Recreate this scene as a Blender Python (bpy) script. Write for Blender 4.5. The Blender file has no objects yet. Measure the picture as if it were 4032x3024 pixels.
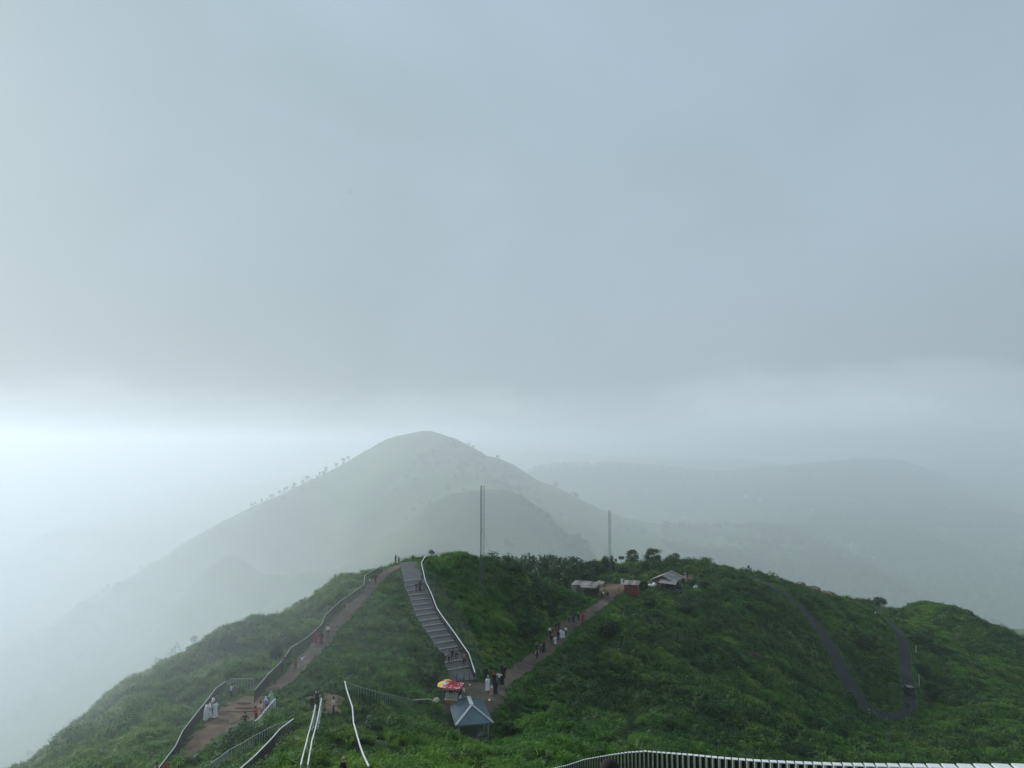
import bpy, bmesh, math, random
import numpy as np
from mathutils import Vector, Matrix
random.seed(7)
RNG = np.random.default_rng(11)
SC = bpy.context.scene
COL = SC.collection

# ------------------------------------------------------------------ camera, sky, sun, exposure
FPX = 2900.0            # focal length in photograph pixels (4032 wide)
VH = 1740.0             # pixel row of the horizon
PITCH = math.atan((VH - 1512.0) / FPX)
cam_data = bpy.data.cameras.new("camera")
cam_data.sensor_width = 36.0
cam_data.lens = 36.0 * FPX / 4032.0
cam_data.clip_start = 0.1
cam_data.clip_end = 90000.0
cam = bpy.data.objects.new("camera", cam_data)
COL.objects.link(cam)
cam.location = (0, 0, 0)
cam.rotation_euler = (math.pi / 2 + PITCH, 0, 0)
SC.camera = cam

SUN_AZ = math.radians(-50)      # left of the view axis
SUN_EL = math.radians(25)
SUN_DIR = Vector((math.sin(SUN_AZ) * math.cos(SUN_EL), math.cos(SUN_AZ) * math.cos(SUN_EL), math.sin(SUN_EL)))

world = bpy.data.worlds.new("World")
SC.world = world
world.use_nodes = True
wn, wl = world.node_tree.nodes, world.node_tree.links
wn.clear()
w_out = wn.new("ShaderNodeOutputWorld")
w_bg = wn.new("ShaderNodeBackground")
w_bg.inputs["Strength"].default_value = 0.0555
w_sky = wn.new("ShaderNodeTexSky")
w_sky.sky_type = 'NISHITA'
w_sky.sun_disc = False
w_sky.sun_elevation = SUN_EL
w_sky.sun_rotation = SUN_AZ
w_sky.dust_density = 3.0
w_tc = wn.new("ShaderNodeTexCoord")
w_sep = wn.new("ShaderNodeSeparateXYZ")
wl.new(w_tc.outputs["Generated"], w_sep.inputs[0])
# the ceiling of stratus: flat noise projected on the cloud base, so it shrinks towards the horizon
w_map = wn.new("ShaderNodeMapping")
w_map.inputs["Location"].default_value = (5.1, 1.9, 3.2)
w_map.inputs["Scale"].default_value = (0.9, 0.9, 1.7)
wl.new(w_tc.outputs["Generated"], w_map.inputs["Vector"])
w_n1 = wn.new("ShaderNodeTexNoise")
w_n1.inputs["Scale"].default_value = 1.25
w_n1.inputs["Detail"].default_value = 4.0
w_n1.inputs["Roughness"].default_value = 0.5
w_n1.inputs["Distortion"].default_value = 0.5
wl.new(w_map.outputs[0], w_n1.inputs["Vector"])
w_n2 = wn.new("ShaderNodeTexNoise")
w_n2.inputs["Scale"].default_value = 2.1
w_n2.inputs["Detail"].default_value = 7.0
w_n2.inputs["Roughness"].default_value = 0.55
wl.new(w_map.outputs[0], w_n2.inputs["Vector"])
def wmath(op, a, b=None, clamp=False):
    n = wn.new("ShaderNodeMath"); n.operation = op; n.use_clamp = clamp
    for i, v in enumerate((a, b)):
        if v is None: continue
        if isinstance(v, (int, float)): n.inputs[i].default_value = v
        else: wl.new(v, n.inputs[i])
    return n.outputs[0]
# elevation shifted by noise: the ragged lower edge of the cloud base
w_el = wmath('ADD', w_sep.outputs["Z"], wmath('MULTIPLY', wmath('SUBTRACT', w_n2.outputs["Fac"], 0.5), 0.24))
w_ramp = wn.new("ShaderNodeValToRGB")
cr = w_ramp.color_ramp
cr.interpolation = 'EASE'
cr.elements[0].position = 0.0; cr.elements[0].color = (0.54, 0.64, 0.73, 1)
cr.elements[1].position = 1.0; cr.elements[1].color = (0.37, 0.465, 0.55, 1)
for p, c in ((0.012, (0.53, 0.63, 0.72, 1)), (0.045, (0.46, 0.55, 0.61, 1)), (0.085, (0.375, 0.455, 0.51, 1)), (0.22, (0.385, 0.475, 0.545, 1)), (0.5, (0.375, 0.472, 0.55, 1))):
    e = cr.elements.new(p); e.color = c
wl.new(w_el, w_ramp.inputs[0])
w_var = wn.new("ShaderNodeValToRGB")
w_var.color_ramp.elements[0].position = 0.36; w_var.color_ramp.elements[0].color = (0.89, 0.92, 0.875, 1)
w_var.color_ramp.elements[1].position = 0.64; w_var.color_ramp.elements[1].color = (1.05, 1.065, 1.09, 1)
wl.new(w_n1.outputs["Fac"], w_var.inputs[0])
w_mul = wn.new("ShaderNodeMix"); w_mul.data_type = 'RGBA'; w_mul.blend_type = 'MULTIPLY'
w_mul.inputs["Factor"].default_value = 1.0
wl.new(w_ramp.outputs[0], w_mul.inputs["A"]); wl.new(w_var.outputs[0], w_mul.inputs["B"])
# brighter around the veiled sun
w_dot = wn.new("ShaderNodeVectorMath"); w_dot.operation = 'DOT_PRODUCT'
wl.new(w_tc.outputs["Generated"], w_dot.inputs[0]); w_dot.inputs[1].default_value = SUN_DIR
w_glow = wmath('ADD', wmath('MULTIPLY', wmath('POWER', wmath('MAXIMUM', w_dot.outputs["Value"], 0.0), 2.0), 1.6), 9.3)
w_mul2 = wn.new("ShaderNodeVectorMath"); w_mul2.operation = 'SCALE'
wl.new(w_mul.outputs["Result"], w_mul2.inputs[0]); wl.new(w_glow, w_mul2.inputs["Scale"])
w_mix = wn.new("ShaderNodeMix"); w_mix.data_type = 'RGBA'
w_mix.inputs["Factor"].default_value = 0.97
wl.new(w_sky.outputs[0], w_mix.inputs["A"]); wl.new(w_mul2.outputs[0], w_mix.inputs["B"])
wl.new(w_mix.outputs["Result"], w_bg.inputs["Color"])
wl.new(w_bg.outputs[0], w_out.inputs["Surface"])

sun_data = bpy.data.lights.new("sun", 'SUN')
sun_data.energy = 1.5
sun_data.angle = math.radians(14)
sun_data.color = (0.985, 0.99, 1.0)
sun = bpy.data.objects.new("sun", sun_data)
COL.objects.link(sun)
sun.rotation_euler = SUN_DIR.to_track_quat('Z', 'Y').to_euler()

SC.view_settings.view_transform = 'Standard'
SC.view_settings.look = 'None'
SC.view_settings.exposure = 0.92
SC.view_settings.gamma = 1.0
SC.view_settings.use_curve_mapping = False
SC.cycles.use_denoising = True
SC.cycles.max_bounces = 6
SC.cycles.diffuse_bounces = 2
SC.cycles.glossy_bounces = 2
SC.cycles.transparent_max_bounces = 6
SC.cycles.volume_bounces = 3
SC.cycles.sample_clamp_indirect = 4.0

# ------------------------------------------------------------------ helpers: materials
MATS = {}
def nodes_of(name):
    m = bpy.data.materials.new(name); m.use_nodes = True
    n = m.node_tree.nodes; l = m.node_tree.links
    return m, n, l, n["Principled BSDF"]
def mat(name, col, rough=0.8, var=0.12, scale=6.0, metal=0.0, bump=0.0, col2=None, coord='Object'):
    """Plain surface colour broken up by noise."""
    if name in MATS: return MATS[name]
    m, n, l, b = nodes_of(name)
    b.inputs["Roughness"].default_value = rough
    b.inputs["Metallic"].default_value = metal
    b.inputs["Specular IOR Level"].default_value = 0.3
    tc = n.new("ShaderNodeTexCoord"); nz = n.new("ShaderNodeTexNoise")
    nz.inputs["Scale"].default_value = scale; nz.inputs["Detail"].default_value = 5.0
    l.new(tc.outputs[coord], nz.inputs["Vector"])
    r = n.new("ShaderNodeValToRGB")
    c2 = col2 or tuple(c * (1 + var) for c in col)
    r.color_ramp.elements[0].position = 0.32; r.color_ramp.elements[0].color = (*[c * (1 - var) for c in col], 1)
    r.color_ramp.elements[1].position = 0.68; r.color_ramp.elements[1].color = (*c2, 1)
    l.new(nz.outputs["Fac"], r.inputs[0]); l.new(r.outputs[0], b.inputs["Base Color"])
    if bump:
        bp = n.new("ShaderNodeBump"); bp.inputs["Strength"].default_value = bump
        l.new(nz.outputs["Fac"], bp.inputs["Height"]); l.new(bp.outputs[0], b.inputs["Normal"])
    MATS[name] = m
    return m
def leaf_mat(name, dark, mid, light, scale=0.05, fine=1.3, dry=None, transl=0.25):
    """Foliage: broad drifts of colour over the hillside plus clump-sized variation, some light passing through."""
    if name in MATS: return MATS[name]
    m, n, l, b = nodes_of(name)
    b.inputs["Roughness"].default_value = 0.6
    b.inputs["Specular IOR Level"].default_value = 0.25
    g = n.new("ShaderNodeNewGeometry")
    n1 = n.new("ShaderNodeTexNoise"); n1.inputs["Scale"].default_value = scale; n1.inputs["Detail"].default_value = 4
    n2 = n.new("ShaderNodeTexNoise"); n2.inputs["Scale"].default_value = fine; n2.inputs["Detail"].default_value = 3
    l.new(g.outputs["Position"], n1.inputs["Vector"]); l.new(g.outputs["Position"], n2.inputs["Vector"])
    mx = n.new("ShaderNodeMath"); mx.operation = 'MULTIPLY_ADD'; mx.inputs[1].default_value = 0.6
    l.new(n1.outputs["Fac"], mx.inputs[0])
    m2 = n.new("ShaderNodeMath"); m2.operation = 'MULTIPLY'; m2.inputs[1].default_value = 0.4
    l.new(n2.outputs["Fac"], m2.inputs[0]); l.new(m2.outputs[0], mx.inputs[2])
    r = n.new("ShaderNodeValToRGB")
    r.color_ramp.elements[0].position = 0.36; r.color_ramp.elements[0].color = (*dark, 1)
    r.color_ramp.elements[1].position = 0.64; r.color_ramp.elements[1].color = (*light, 1)
    e = r.color_ramp.elements.new(0.5); e.color = (*mid, 1)
    if dry: e = r.color_ramp.elements.new(0.70); e.color = (*dry, 1)
    l.new(mx.outputs[0], r.inputs[0]); l.new(r.outputs[0], b.inputs["Base Color"])
    tr = n.new("ShaderNodeBsdfTranslucent"); l.new(r.outputs[0], tr.inputs["Color"])
    ms = n.new("ShaderNodeMixShader"); ms.inputs[0].default_value = transl
    l.new(b.outputs[0], ms.inputs[1]); l.new(tr.outputs[0], ms.inputs[2])
    l.new(ms.outputs[0], n["Material Output"].inputs["Surface"])
    MATS[name] = m
    return m

# ------------------------------------------------------------------ helpers: objects
def tag(o, label=None, cat=None, group=None, kind=None):
    if label: o["label"] = label
    if cat: o["category"] = cat
    if group: o["group"] = group
    if kind: o["kind"] = kind
    return o
def link(name, me, parent=None, loc=None):
    o = bpy.data.objects.new(name, me)
    COL.objects.link(o)
    if parent is not None: o.parent = parent
    if loc is not None: o.location = loc
    return o
def empty(name, loc, rz=0.0, scale=None):
    o = bpy.data.objects.new(name, None)
    COL.objects.link(o)
    o.empty_display_size = 0.3
    o.location = loc; o.rotation_euler = (0, 0, rz)
    if scale: o.scale = (scale, scale, scale)
    return o
class MB:
    """collects faces, then links them as one mesh object"""
    def __init__(self): self.v = []; self.f = []; self.m = []
    def face(self, pts, mi=0):
        k = len(self.v); self.v += [tuple(p) for p in pts]; self.f.append(tuple(range(k, k + len(pts)))); self.m.append(mi)
    def box(self, c, s, rz=0.0, mi=0, M=None):
        k = len(self.v)
        cs, sn = math.cos(rz), math.sin(rz)
        for dx in (-.5, .5):
            for dy in (-.5, .5):
                for dz in (-.5, .5):
                    x, y, z = dx * s[0], dy * s[1], dz * s[2]
                    p = (c[0] + x * cs - y * sn, c[1] + x * sn + y * cs, c[2] + z)
                    if M is not None: p = tuple(M @ Vector(p))
                    self.v.append(p)
        for q in ((0, 1, 3, 2), (4, 6, 7, 5), (0, 4, 5, 1), (2, 3, 7, 6), (0, 2, 6, 4), (1, 5, 7, 3)):
            self.f.append(tuple(k + i for i in q)); self.m.append(mi)
    def bar(self, a, b, w, h=None, mi=0):
        """square bar from a to b, w wide across and h deep"""
        a, b = Vector(a), Vector(b); h = h or w
        d = (b - a)
        if d.length < 1e-6: return
        d.normalize()
        up = Vector((0, 0, 1)) if abs(d.z) < 0.95 else Vector((1, 0, 0))
        s = d.cross(up).normalized(); u = s.cross(d).normalized()
        k = len(self.v)
        for p in (a, b):
            for i, j in ((-1, -1), (1, -1), (1, 1), (-1, 1)):
                self.v.append(tuple(p + s * (i * w / 2) + u * (j * h / 2)))
        for q in ((3, 2, 1, 0), (4, 5, 6, 7), (0, 1, 5, 4), (1, 2, 6, 5), (2, 3, 7, 6), (3, 0, 4, 7)):
            self.f.append(tuple(k + i for i in q)); self.m.append(mi)
    def tube(self, pts, rad, n=6, mi=0, caps=True):
        pts = [Vector(p) for p in pts]
        if isinstance(rad, (int, float)): rad = [rad] * len(pts)
        k0 = len(self.v)
        for i, p in enumerate(pts):
            d = (pts[min(i + 1, len(pts) - 1)] - pts[max(i - 1, 0)])
            if d.length < 1e-9: d = Vector((0, 0, 1))
            d.normalize()
            up = Vector((0, 0, 1)) if abs(d.z) < 0.9 else Vector((1, 0, 0))
            s = d.cross(up).normalized(); u = s.cross(d).normalized()
            for j in range(n):
                a = 2 * math.pi * j / n
                self.v.append(tuple(p + (s * math.cos(a) + u * math.sin(a)) * rad[i]))
        for i in range(len(pts) - 1):
            for j in range(n):
                a, b = k0 + i * n + j, k0 + i * n + (j + 1) % n
                self.f.append((a, b, b + n, a + n)); self.m.append(mi)
        if caps:
            self.f.append(tuple(k0 + j for j in reversed(range(n)))); self.m.append(mi)
            self.f.append(tuple(k0 + (len(pts) - 1) * n + j for j in range(n))); self.m.append(mi)
    def lathe(self, prof, n=10, c=(0, 0, 0), sx=1.0, sy=1.0, mi=0):
        k0 = len(self.v)
        for r, z in prof:
            for j in range(n):
                a = 2 * math.pi * j / n
                self.v.append((c[0] + r * sx * math.cos(a), c[1] + r * sy * math.sin(a), c[2] + z))
        for i in range(len(prof) - 1):
            for j in range(n):
                a, b = k0 + i * n + j, k0 + i * n + (j + 1) % n
                self.f.append((a, b, b + n, a + n)); self.m.append(mi)
        self.f.append(tuple(k0 + j for j in reversed(range(n)))); self.m.append(mi)
        self.f.append(tuple(k0 + (len(prof) - 1) * n + j for j in range(n))); self.m.append(mi)
    def mesh(self, name, mats, smooth=False):
        me = bpy.data.meshes.new(name)
        me.from_pydata(self.v, [], self.f)
        for m in (mats if isinstance(mats, (list, tuple)) else [mats]): me.materials.append(m)
        if any(self.m): me.polygons.foreach_set("material_index", self.m)
        if smooth: me.polygons.foreach_set("use_smooth", [True] * len(self.f))
        me.update()
        return me
    def build(self, name, mats, parent=None, loc=None, smooth=False):
        return link(name, self.mesh(name, mats, smooth), parent, loc)

# ------------------------------------------------------------------ from the photograph to the ground
def ray(u, v):
    a = (u - 2016.0) / FPX; b = -(v - 1512.0) / FPX
    c, s = math.cos(PITCH), math.sin(PITCH)
    y = c - b * s; z = s + b * c
    return a / y, z / y          # x and z per metre of distance ahead
def P(u, v, d):
    rx, rz = ray(u, v)
    return (rx * d, d, rz * d)
def to_px(p):
    x, y, z = p
    c, s = math.cos(PITCH), math.sin(PITCH)
    yy = y * c + z * s; zz = -y * s + z * c
    return 2016 + FPX * x / yy, 1512 - FPX * zz / yy

# survey points of the hill the camera looks over: (column, row, metres ahead)
SURVEY = [
 # left flank and its skyline
 (60,3065,69),(250,2925,75),(420,2825,80),(560,2705,86),(700,2590,93),(850,2505,99),(1000,2455,105),(1120,2425,109),
 (1230,2385,113),(1300,2330,117),(1370,2290,121),(1430,2262,124),(1500,2235,127),
 (350,3000,63),(520,2900,69),(650,2780,77),(820,2650,85),(950,2580,91),(1060,2520,98),(1180,2450,104),
 # fence line and path on the left
 (640,3075,58),(705,3010,62),(735,2945,66),(800,2850,72),(860,2780,76),(905,2735,79),(1000,2735,79),(1015,2775,77),(1110,2660,83),
 (1160,2600,88),(1225,2562,93),(1285,2508,99),(1300,2470,102),(1355,2410,108),(1445,2342,115),(1490,2275,122),(1520,2250,125),
 (930,2800,74),(1000,2820,73),(850,2880,69),(1040,2740,77),(1120,2700,81),(1210,2590,90),(1270,2540,96),(1330,2450,104),(1400,2375,111),
 (1470,2305,118),(1545,2235,127),(1600,2212,131),(1650,2208,132),
 # ramp
 (1593,2299,120),(1659,2288,121),(1610,2350,115.5),(1680,2340,116),(1631,2410,111),(1705,2399,111.5),(1674,2471,106.5),(1745,2459,107),
 (1711,2540,102.5),(1788,2528,103),(1752,2613,98.5),(1830,2600,99),(1780,2683,94.5),(1868,2683,94.5),
 # mound between the path and the ramp
 (1450,2560,97),(1550,2450,106),(1530,2350,114),(1600,2650,93),(1300,2650,83),(1500,2720,83),(1650,2740,86),(1400,2450,105),(1540,2280,121),
 # stairs, handrails and grass at the bottom
 (1262,2800,71),(1230,2900,61),(1205,3050,50),(1355,2740,75),(1395,2880,64),(1430,3020,54),(1000,2960,64),(900,3050,57),(1150,2890,67),
 (1500,2830,73),(1600,2890,66),(1730,2945,64),(1900,3010,58),(1600,3040,54),(1790,2905,72),(1850,2925,75),(1850,2960,67),(1930,2960,70),(2050,3020,60),
 # pavilion and the trodden ground beside it
 (1765,2782,87),(1700,2790,84),(1820,2740,90),(1900,2740,91),(1925,2715,94),(1990,2690,97),(1960,2760,90),
 (1780,2710,92),
 # right-hand path
 (2020,2652,104),(2069,2622,111),(2126,2580,120),(2189,2519,129),(2231,2465,137),(2277,2441,142),(2352,2390,153),(2388,2363,160),
 (2382,2311,172),(2470,2310,175),(2330,2320,168),
 # knoll right of the ramp
 (1950,2560,110),(1850,2500,108),(1850,2400,117),(2000,2400,124),(1900,2215,136),(1780,2185,135),(1800,2290,125),(2050,2250,140),(2000,2300,132),
 (2130,2440,130),(2200,2330,150),(2150,2370,143),(2280,2360,157),
 # right knoll with the houses
 (2340,2228,214),(2450,2221,222),(2600,2206,230),(2750,2223,235),(2900,2250,238),(3050,2292,240),(3200,2330,245),(3300,2365,262),(3400,2397,285),
 (2400,2265,195),(2550,2262,205),(2640,2310,192),(2700,2290,200),(2560,2330,182),(2800,2300,205),(2480,2345,170),
 # far shoulder and the road with the hairpin
 (3460,2380,300),(3600,2376,300),(3700,2384,296),(3800,2415,282),(3900,2458,270),(4032,2535,255),(4150,2600,240),
 (2945,2265,230),(3100,2335,222),(3230,2480,208),(3330,2650,193),(3400,2780,180),(3480,2830,174),(3580,2815,176),(3565,2650,200),
 (3550,2500,228),(3490,2435,255),(3430,2412,272),(3400,2550,215),(3440,2680,195),
 (3700,2700,200),(3800,2600,222),(4000,2700,212),(4032,2900,155),(3700,2550,235),(3900,2780,180),(3650,2880,158),
 # slope below the path
 (2500,2400,163),(2700,2450,163),(2900,2400,190),(2500,2600,128),(2800,2600,140),(3100,2600,165),(2400,2800,98),(2700,2800,106),
 (3000,2800,120),(3200,2800,143),(2200,2700,103),(2250,2600,117),(2050,2760,90),(2100,2880,76),(2300,2960,72),(2700,2990,70),(3100,2990,88),(3500,2990,116),
 (3850,2990,124),(3300,2930,126),(3480,2888,163),(3400,2855,165),(3565,2880,164),(3340,2800,165),(2400,2480,142),(3150,2450,195),(2950,2500,170),(2050,2950,68),
]
FAR = 10.0      # the mountain and the valleys stand that many times as far off as first surveyed
SURVEY_FAR = [
 # nearer spur of the mountain
 (1850,1925,345),(1950,1940,342),(2050,1975,338),(2150,2045,330),(2200,2105,324),(2290,2190,312),(2330,2230,305),
 (1700,1985,350),(1600,2100,330),(1800,2100,310),(2000,2130,305),(2150,2180,300),
 # the mountain
 (0,2640,420),(170,2545,430),(400,2365,445),(540,2300,455),(750,2185,470),(870,2125,478),(1000,2045,490),(1150,1952,505),(1300,1868,520),
 (1440,1768,535),(1520,1727,540),(1640,1704,545),(1750,1718,545),(1850,1762,545),(1950,1802,545),(2100,1878,545),(2250,1953,545),
 (2400,2028,540),(2500,2075,535),(2600,2120,525),(2700,2175,510),
 (1400,2050,440),(1000,2300,385),(600,2500,355),(200,2750,310),(1500,1950,455),(1300,2230,345),(1640,1900,440),(2050,1940,460),(2300,2080,450),
 (2450,2150,440),(800,2550,300),
]
FAR_VALLEY = 7.0
SURVEY_VALLEY = [
 # valley and hills on the right and left, far off
 (4032,2600,480),(3900,2450,620),(3500,2330,680),(3000,2260,640),(3500,2100,950),(3300,1960,1200),(3300,1836,1500),(2800,1960,1250),(2900,2080,950),
 (3800,1900,1700),(4032,2150,1000),(4300,2100,1100),(4400,2500,600),(2300,1850,1700),(1950,1784,2700),(2600,1800,2600),(3600,1836,1560),(3050,1850,1560),
 (3750,1930,1500),(4200,1800,2600),
 (2150,1860,1300),(2500,1872,1300),(2700,1865,1600),(2500,1835,2000),(3000,1855,1800),(3300,1850,1950),(3000,1825,2400),(2250,1830,2200),(3700,1870,1900),
 (180,2110,1500),(600,2085,1550),(1000,2050,1650),(0,2200,1450),(-400,2300,1300),(300,2400,1000),
]
GROUND = [  # (x, y, z) in metres, places the photograph does not show
 (200,290,-86),(232,285,-100),(218,255,-86),(185,315,-82),(155,332,-79),(125,332,-74),(95,305,-66),(68,285,-58),(-58,80,-41),(-66,95,-47),(-60,115,-52),
 (-4.75,86,-33.3),(-3,83,-33.5),(-7,83,-33.2),(-5,89.5,-32.7),(-2.2,88,-33.0),
 (0,0,-1.7),(0,-30,-4),(-30,0,-12),(30,0,-7),(-8,3,-4.2),(4,3,-3.2),(0,12,-7.6),(12,12,-9),(-15,15,-12),(0,25,-14.2),(20,25,-15.5),(-25,30,-19.5),(40,30,-24),(0,40,-20.4),(-20,45,-22),
 (30,48,-26),(60,45,-36),(-45,45,-27),(-60,50,-38),(90,60,-50),(-75,85,-55),(-100,60,-65),(-100,120,-82),(-75,120,-66),(-60,140,-62),(-50,160,-60),(-160,200,-120),(-30,175,-52),(-15,200,-56),
 (15,180,-39),(25,205,-37),(5,235,-50),(40,250,-44),(-10,330,-95),(80,360,-90),(160,400,-120),(260,420,-150),(-120,400,-160),(-60,230,-82),(-120,260,-108),(30,160,-36),
 (60,280,-55),(110,290,-62),(150,300,-72),(180,330,-92),(230,310,-88),(250,370,-115),(120,380,-88),(60,380,-72),(300,300,-105),(190,190,-80),(220,160,-85),(170,110,-72),(150,60,-66),(300,450,-138),
 (-220,350,-135),(-330,480,-145),(0,700,-70),(-200,700,-110),(-500,700,-170),(150,750,-105),
 (0,1200,-120),(-800,1100,-190),(800,700,-140),(0,2000,-110),(-2000,2000,-120),(2000,2000,-60),(-2600,3600,-60),(0,3600,-40),(2600,3600,-40),
 (2600,500,-120),(-2600,500,-150),
]
def build_tps():
    pts = [P(*s) for s in SURVEY] + [P(u, v, d * FAR) for u, v, d in SURVEY_FAR] + [P(u, v, d * FAR_VALLEY) for u, v, d in SURVEY_VALLEY] + [tuple(float(c) * (FAR if g[1] >= 340 else 1.0) for c in g) for g in GROUND]
    A = np.array(pts); X = A[:, :2] / 100.0; z = A[:, 2]
    n = len(X)
    d2 = ((X[:, None] - X[None]) ** 2).sum(-1)
    K = 0.5 * d2 * np.log(d2 + 1e-12)
    lam = 0.0015
    K[np.arange(n), np.arange(n)] += lam
    Q = np.hstack([np.ones((n, 1)), X])
    M = np.zeros((n + 3, n + 3)); M[:n, :n] = K; M[:n, n:] = Q; M[n:, :n] = Q.T
    sol = np.linalg.solve(M, np.concatenate([z, np.zeros(3)]))
    return X, sol[:n], sol[n:]
TX, TW, TA = build_tps()
def tps(x, y):
    x = np.asarray(x, float).ravel() / 100.0; y = np.asarray(y, float).ravel() / 100.0
    out = np.empty(len(x))
    for i in range(0, len(x), 20000):
        xs, ys = x[i:i + 20000, None], y[i:i + 20000, None]
        d2 = (xs - TX[None, :, 0]) ** 2 + (ys - TX[None, :, 1]) ** 2
        out[i:i + 20000] = (0.5 * d2 * np.log(d2 + 1e-12)) @ TW + TA[0] + xs[:, 0] * TA[1] + ys[:, 0] * TA[2]
    return out
NX0, NX1, NY0, NY1, NS = -210, 330, -30, 430, 1.25
FX0, FX1, FY0, FY1, FS = -21000, 21000, -80, 24000, 80.0
def mk_grid(x0, x1, y0, y1, s):
    xs = np.arange(x0, x1 + s, s); ys = np.arange(y0, y1 + s, s)
    gx, gy = np.meshgrid(xs, ys)
    return tps(gx, gy).reshape(gx.shape)
GN_ = mk_grid(NX0, NX1, NY0, NY1, NS)
GF_ = mk_grid(FX0, FX1, FY0, FY1, FS)
def bil(G, x0, y0, s, x, y):
    fx = np.clip((x - x0) / s, 0, G.shape[1] - 1.001); fy = np.clip((y - y0) / s, 0, G.shape[0] - 1.001)
    i = fx.astype(int); j = fy.astype(int); a = fx - i; b = fy - j
    return G[j, i] * (1 - a) * (1 - b) + G[j, i + 1] * a * (1 - b) + G[j + 1, i] * (1 - a) * b + G[j + 1, i + 1] * a * b
def vnoise(x, y, seed=0):
    """smooth value noise, -1..1"""
    xi = np.floor(x).astype(np.int64); yi = np.floor(y).astype(np.int64)
    a = x - xi; b = y - yi; a = a * a * (3 - 2 * a); b = b * b * (3 - 2 * b)
    def h(i, j):
        k = (i * 374761393 + j * 668265263 + seed * 974711) & 0x7fffffff
        k = (k ^ (k >> 13)) * 1274126177 & 0x7fffffff
        return ((k ^ (k >> 16)) & 0xffff) / 32767.5 - 1
    return h(xi, yi) * (1 - a) * (1 - b) + h(xi + 1, yi) * a * (1 - b) + h(xi, yi + 1) * (1 - a) * b + h(xi + 1, yi + 1) * a * b
def base_h(x, y):
    x = np.asarray(x, float); y = np.asarray(y, float)
    near = bil(GN_, NX0, NY0, NS, x, y); far = bil(GF_, FX0, FY0, FS, x, y)
    e = np.minimum(np.minimum(x - NX0, NX1 - x), NY1 - y)
    k = np.clip(e / 30.0, 0, 1)
    return near * k + far * (1 - k)
ROUGH_MASK = lambda x, y: 0.0      # replaced once the paths are known
def H(x, y):
    x = np.asarray(x, float); y = np.asarray(y, float)
    z = base_h(x, y)
    d = np.hypot(x, y)
    m = ROUGH_MASK(x, y)
    z = z + m * (-0.7 + 0.85 * vnoise(x / 7.5, y / 7.5, 3) + 0.55 * vnoise(x / 3.6, y / 3.6, 5)) * np.clip((420 - d) / 100, 0, 1)
    kf = np.clip((d - 330) / 900, 0, 1); mt = np.clip((d - 2200) / 1200, 0, 1) * np.clip((7400 - d) / 900, 0, 1)
    z = z + kf * (5.0 * vnoise(x / 60, y / 60, 8) + 2.2 * vnoise(x / 24, y / 24, 9)) + mt * (36 * (np.abs(vnoise(x / 420, y / 420, 15)) - 0.35) + 11 * vnoise(x / 150, y / 150, 16))
    z = z + np.clip(d / 7500 - 0.6, 0, 1.6) * (38 * vnoise(x / 1300, y / 1300, 10) + 24 * vnoise(x / 500, y / 500, 12) + 14 * vnoise(x / 200, y / 200, 13))
    return z
def hz(x, y): return float(H(np.array([x]), np.array([y]))[0])
def hit(u, v, d0=30.0, d1=420.0):
    """where the line of sight through a pixel of the photograph meets the ground"""
    rx, rz = ray(u, v)
    d = np.arange(d0, d1, 0.2)
    g = H(rx * d, d) - rz * d
    k = np.nonzero(g > 0)[0]
    if len(k) == 0: i = len(d) - 1; dd = d[i]
    elif k[0] == 0: dd = d[0]
    else:
        i = k[0]; t = g[i - 1] / (g[i - 1] - g[i]); dd = d[i - 1] + 0.2 * t
    return Vector((rx * dd, dd, rz * dd))
# ------------------------------------------------------------------ paths, yards: plan outlines found on the bare ground
def trace(px, d0=30.0): return [hit(u, v, d0) for u, v in px]
PATH_LEFT = trace([(1075,2718),(1120,2690),(1165,2640),(1205,2590),(1265,2535),(1325,2458),(1400,2378),(1462,2312),(1500,2272),(1550,2238),(1605,2215)])
PATH_RIGHT = trace([(1905,2735),(1955,2705),(2000,2668),(2030,2648),(2075,2618),(2130,2578),(2180,2528),(2205,2500),(2236,2463),(2277,2440),(2320,2415),(2355,2390),(2388,2362),(2412,2335)])
ROAD = trace([(2935,2268),(3010,2295),(3100,2345),(3180,2420),(3240,2500),(3290,2590),(3335,2680),(3375,2750),(3420,2795),(3480,2822),(3540,2822),(3580,2795),(3580,2730),(3568,2650),(3562,2570),(3550,2510),(3515,2460),(3465,2425),(3425,2410)])
YARD = trace([(690,2990),(760,2905),(830,2830),(900,2770),(960,2745),(1030,2745),(1060,2760),(1020,2835),(960,2850),(860,2890),(790,2950),(740,2990)])
PLAZA = trace([(2330,2320),(2365,2302),(2440,2302),(2520,2295),(2580,2285),(2480,2318),(2420,2345),(2380,2350),(2340,2345)])
FORE = trace([(1770,2690),(1868,2686),(1935,2705),(1975,2690),(2010,2668),(1985,2720),(1960,2775),(1930,2800),(1800,2800),(1740,2790),(1770,2750)])
RAMP_L = [(1577,2222),(1583,2262),(1593,2299),(1594,2315),(1604,2333),(1610,2350),(1619,2369),(1625,2390),(1631,2410),(1640,2430),(1651,2451),(1665,2471),(1682,2494),(1697,2516),(1711,2540),(1728,2562),(1742,2586),(1752,2613),(1763,2640),(1778,2684)]
RAMP_R = [(1656,2212),(1658,2248),(1659,2288),(1661,2303),(1668,2322),(1678,2340),(1685,2360),(1693,2380),(1705,2399),(1718,2416),(1730,2438),(1745,2459),(1758,2482),(1773,2504),(1788,2528),(1803,2551),(1818,2575),(1832,2600),(1846,2627),(1868,2684)]
RAMP_LP = trace(RAMP_L); RAMP_RP = trace(RAMP_R)
RAMP_C = [(a + b) / 2 for a, b in zip(RAMP_LP, RAMP_RP)]
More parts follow.
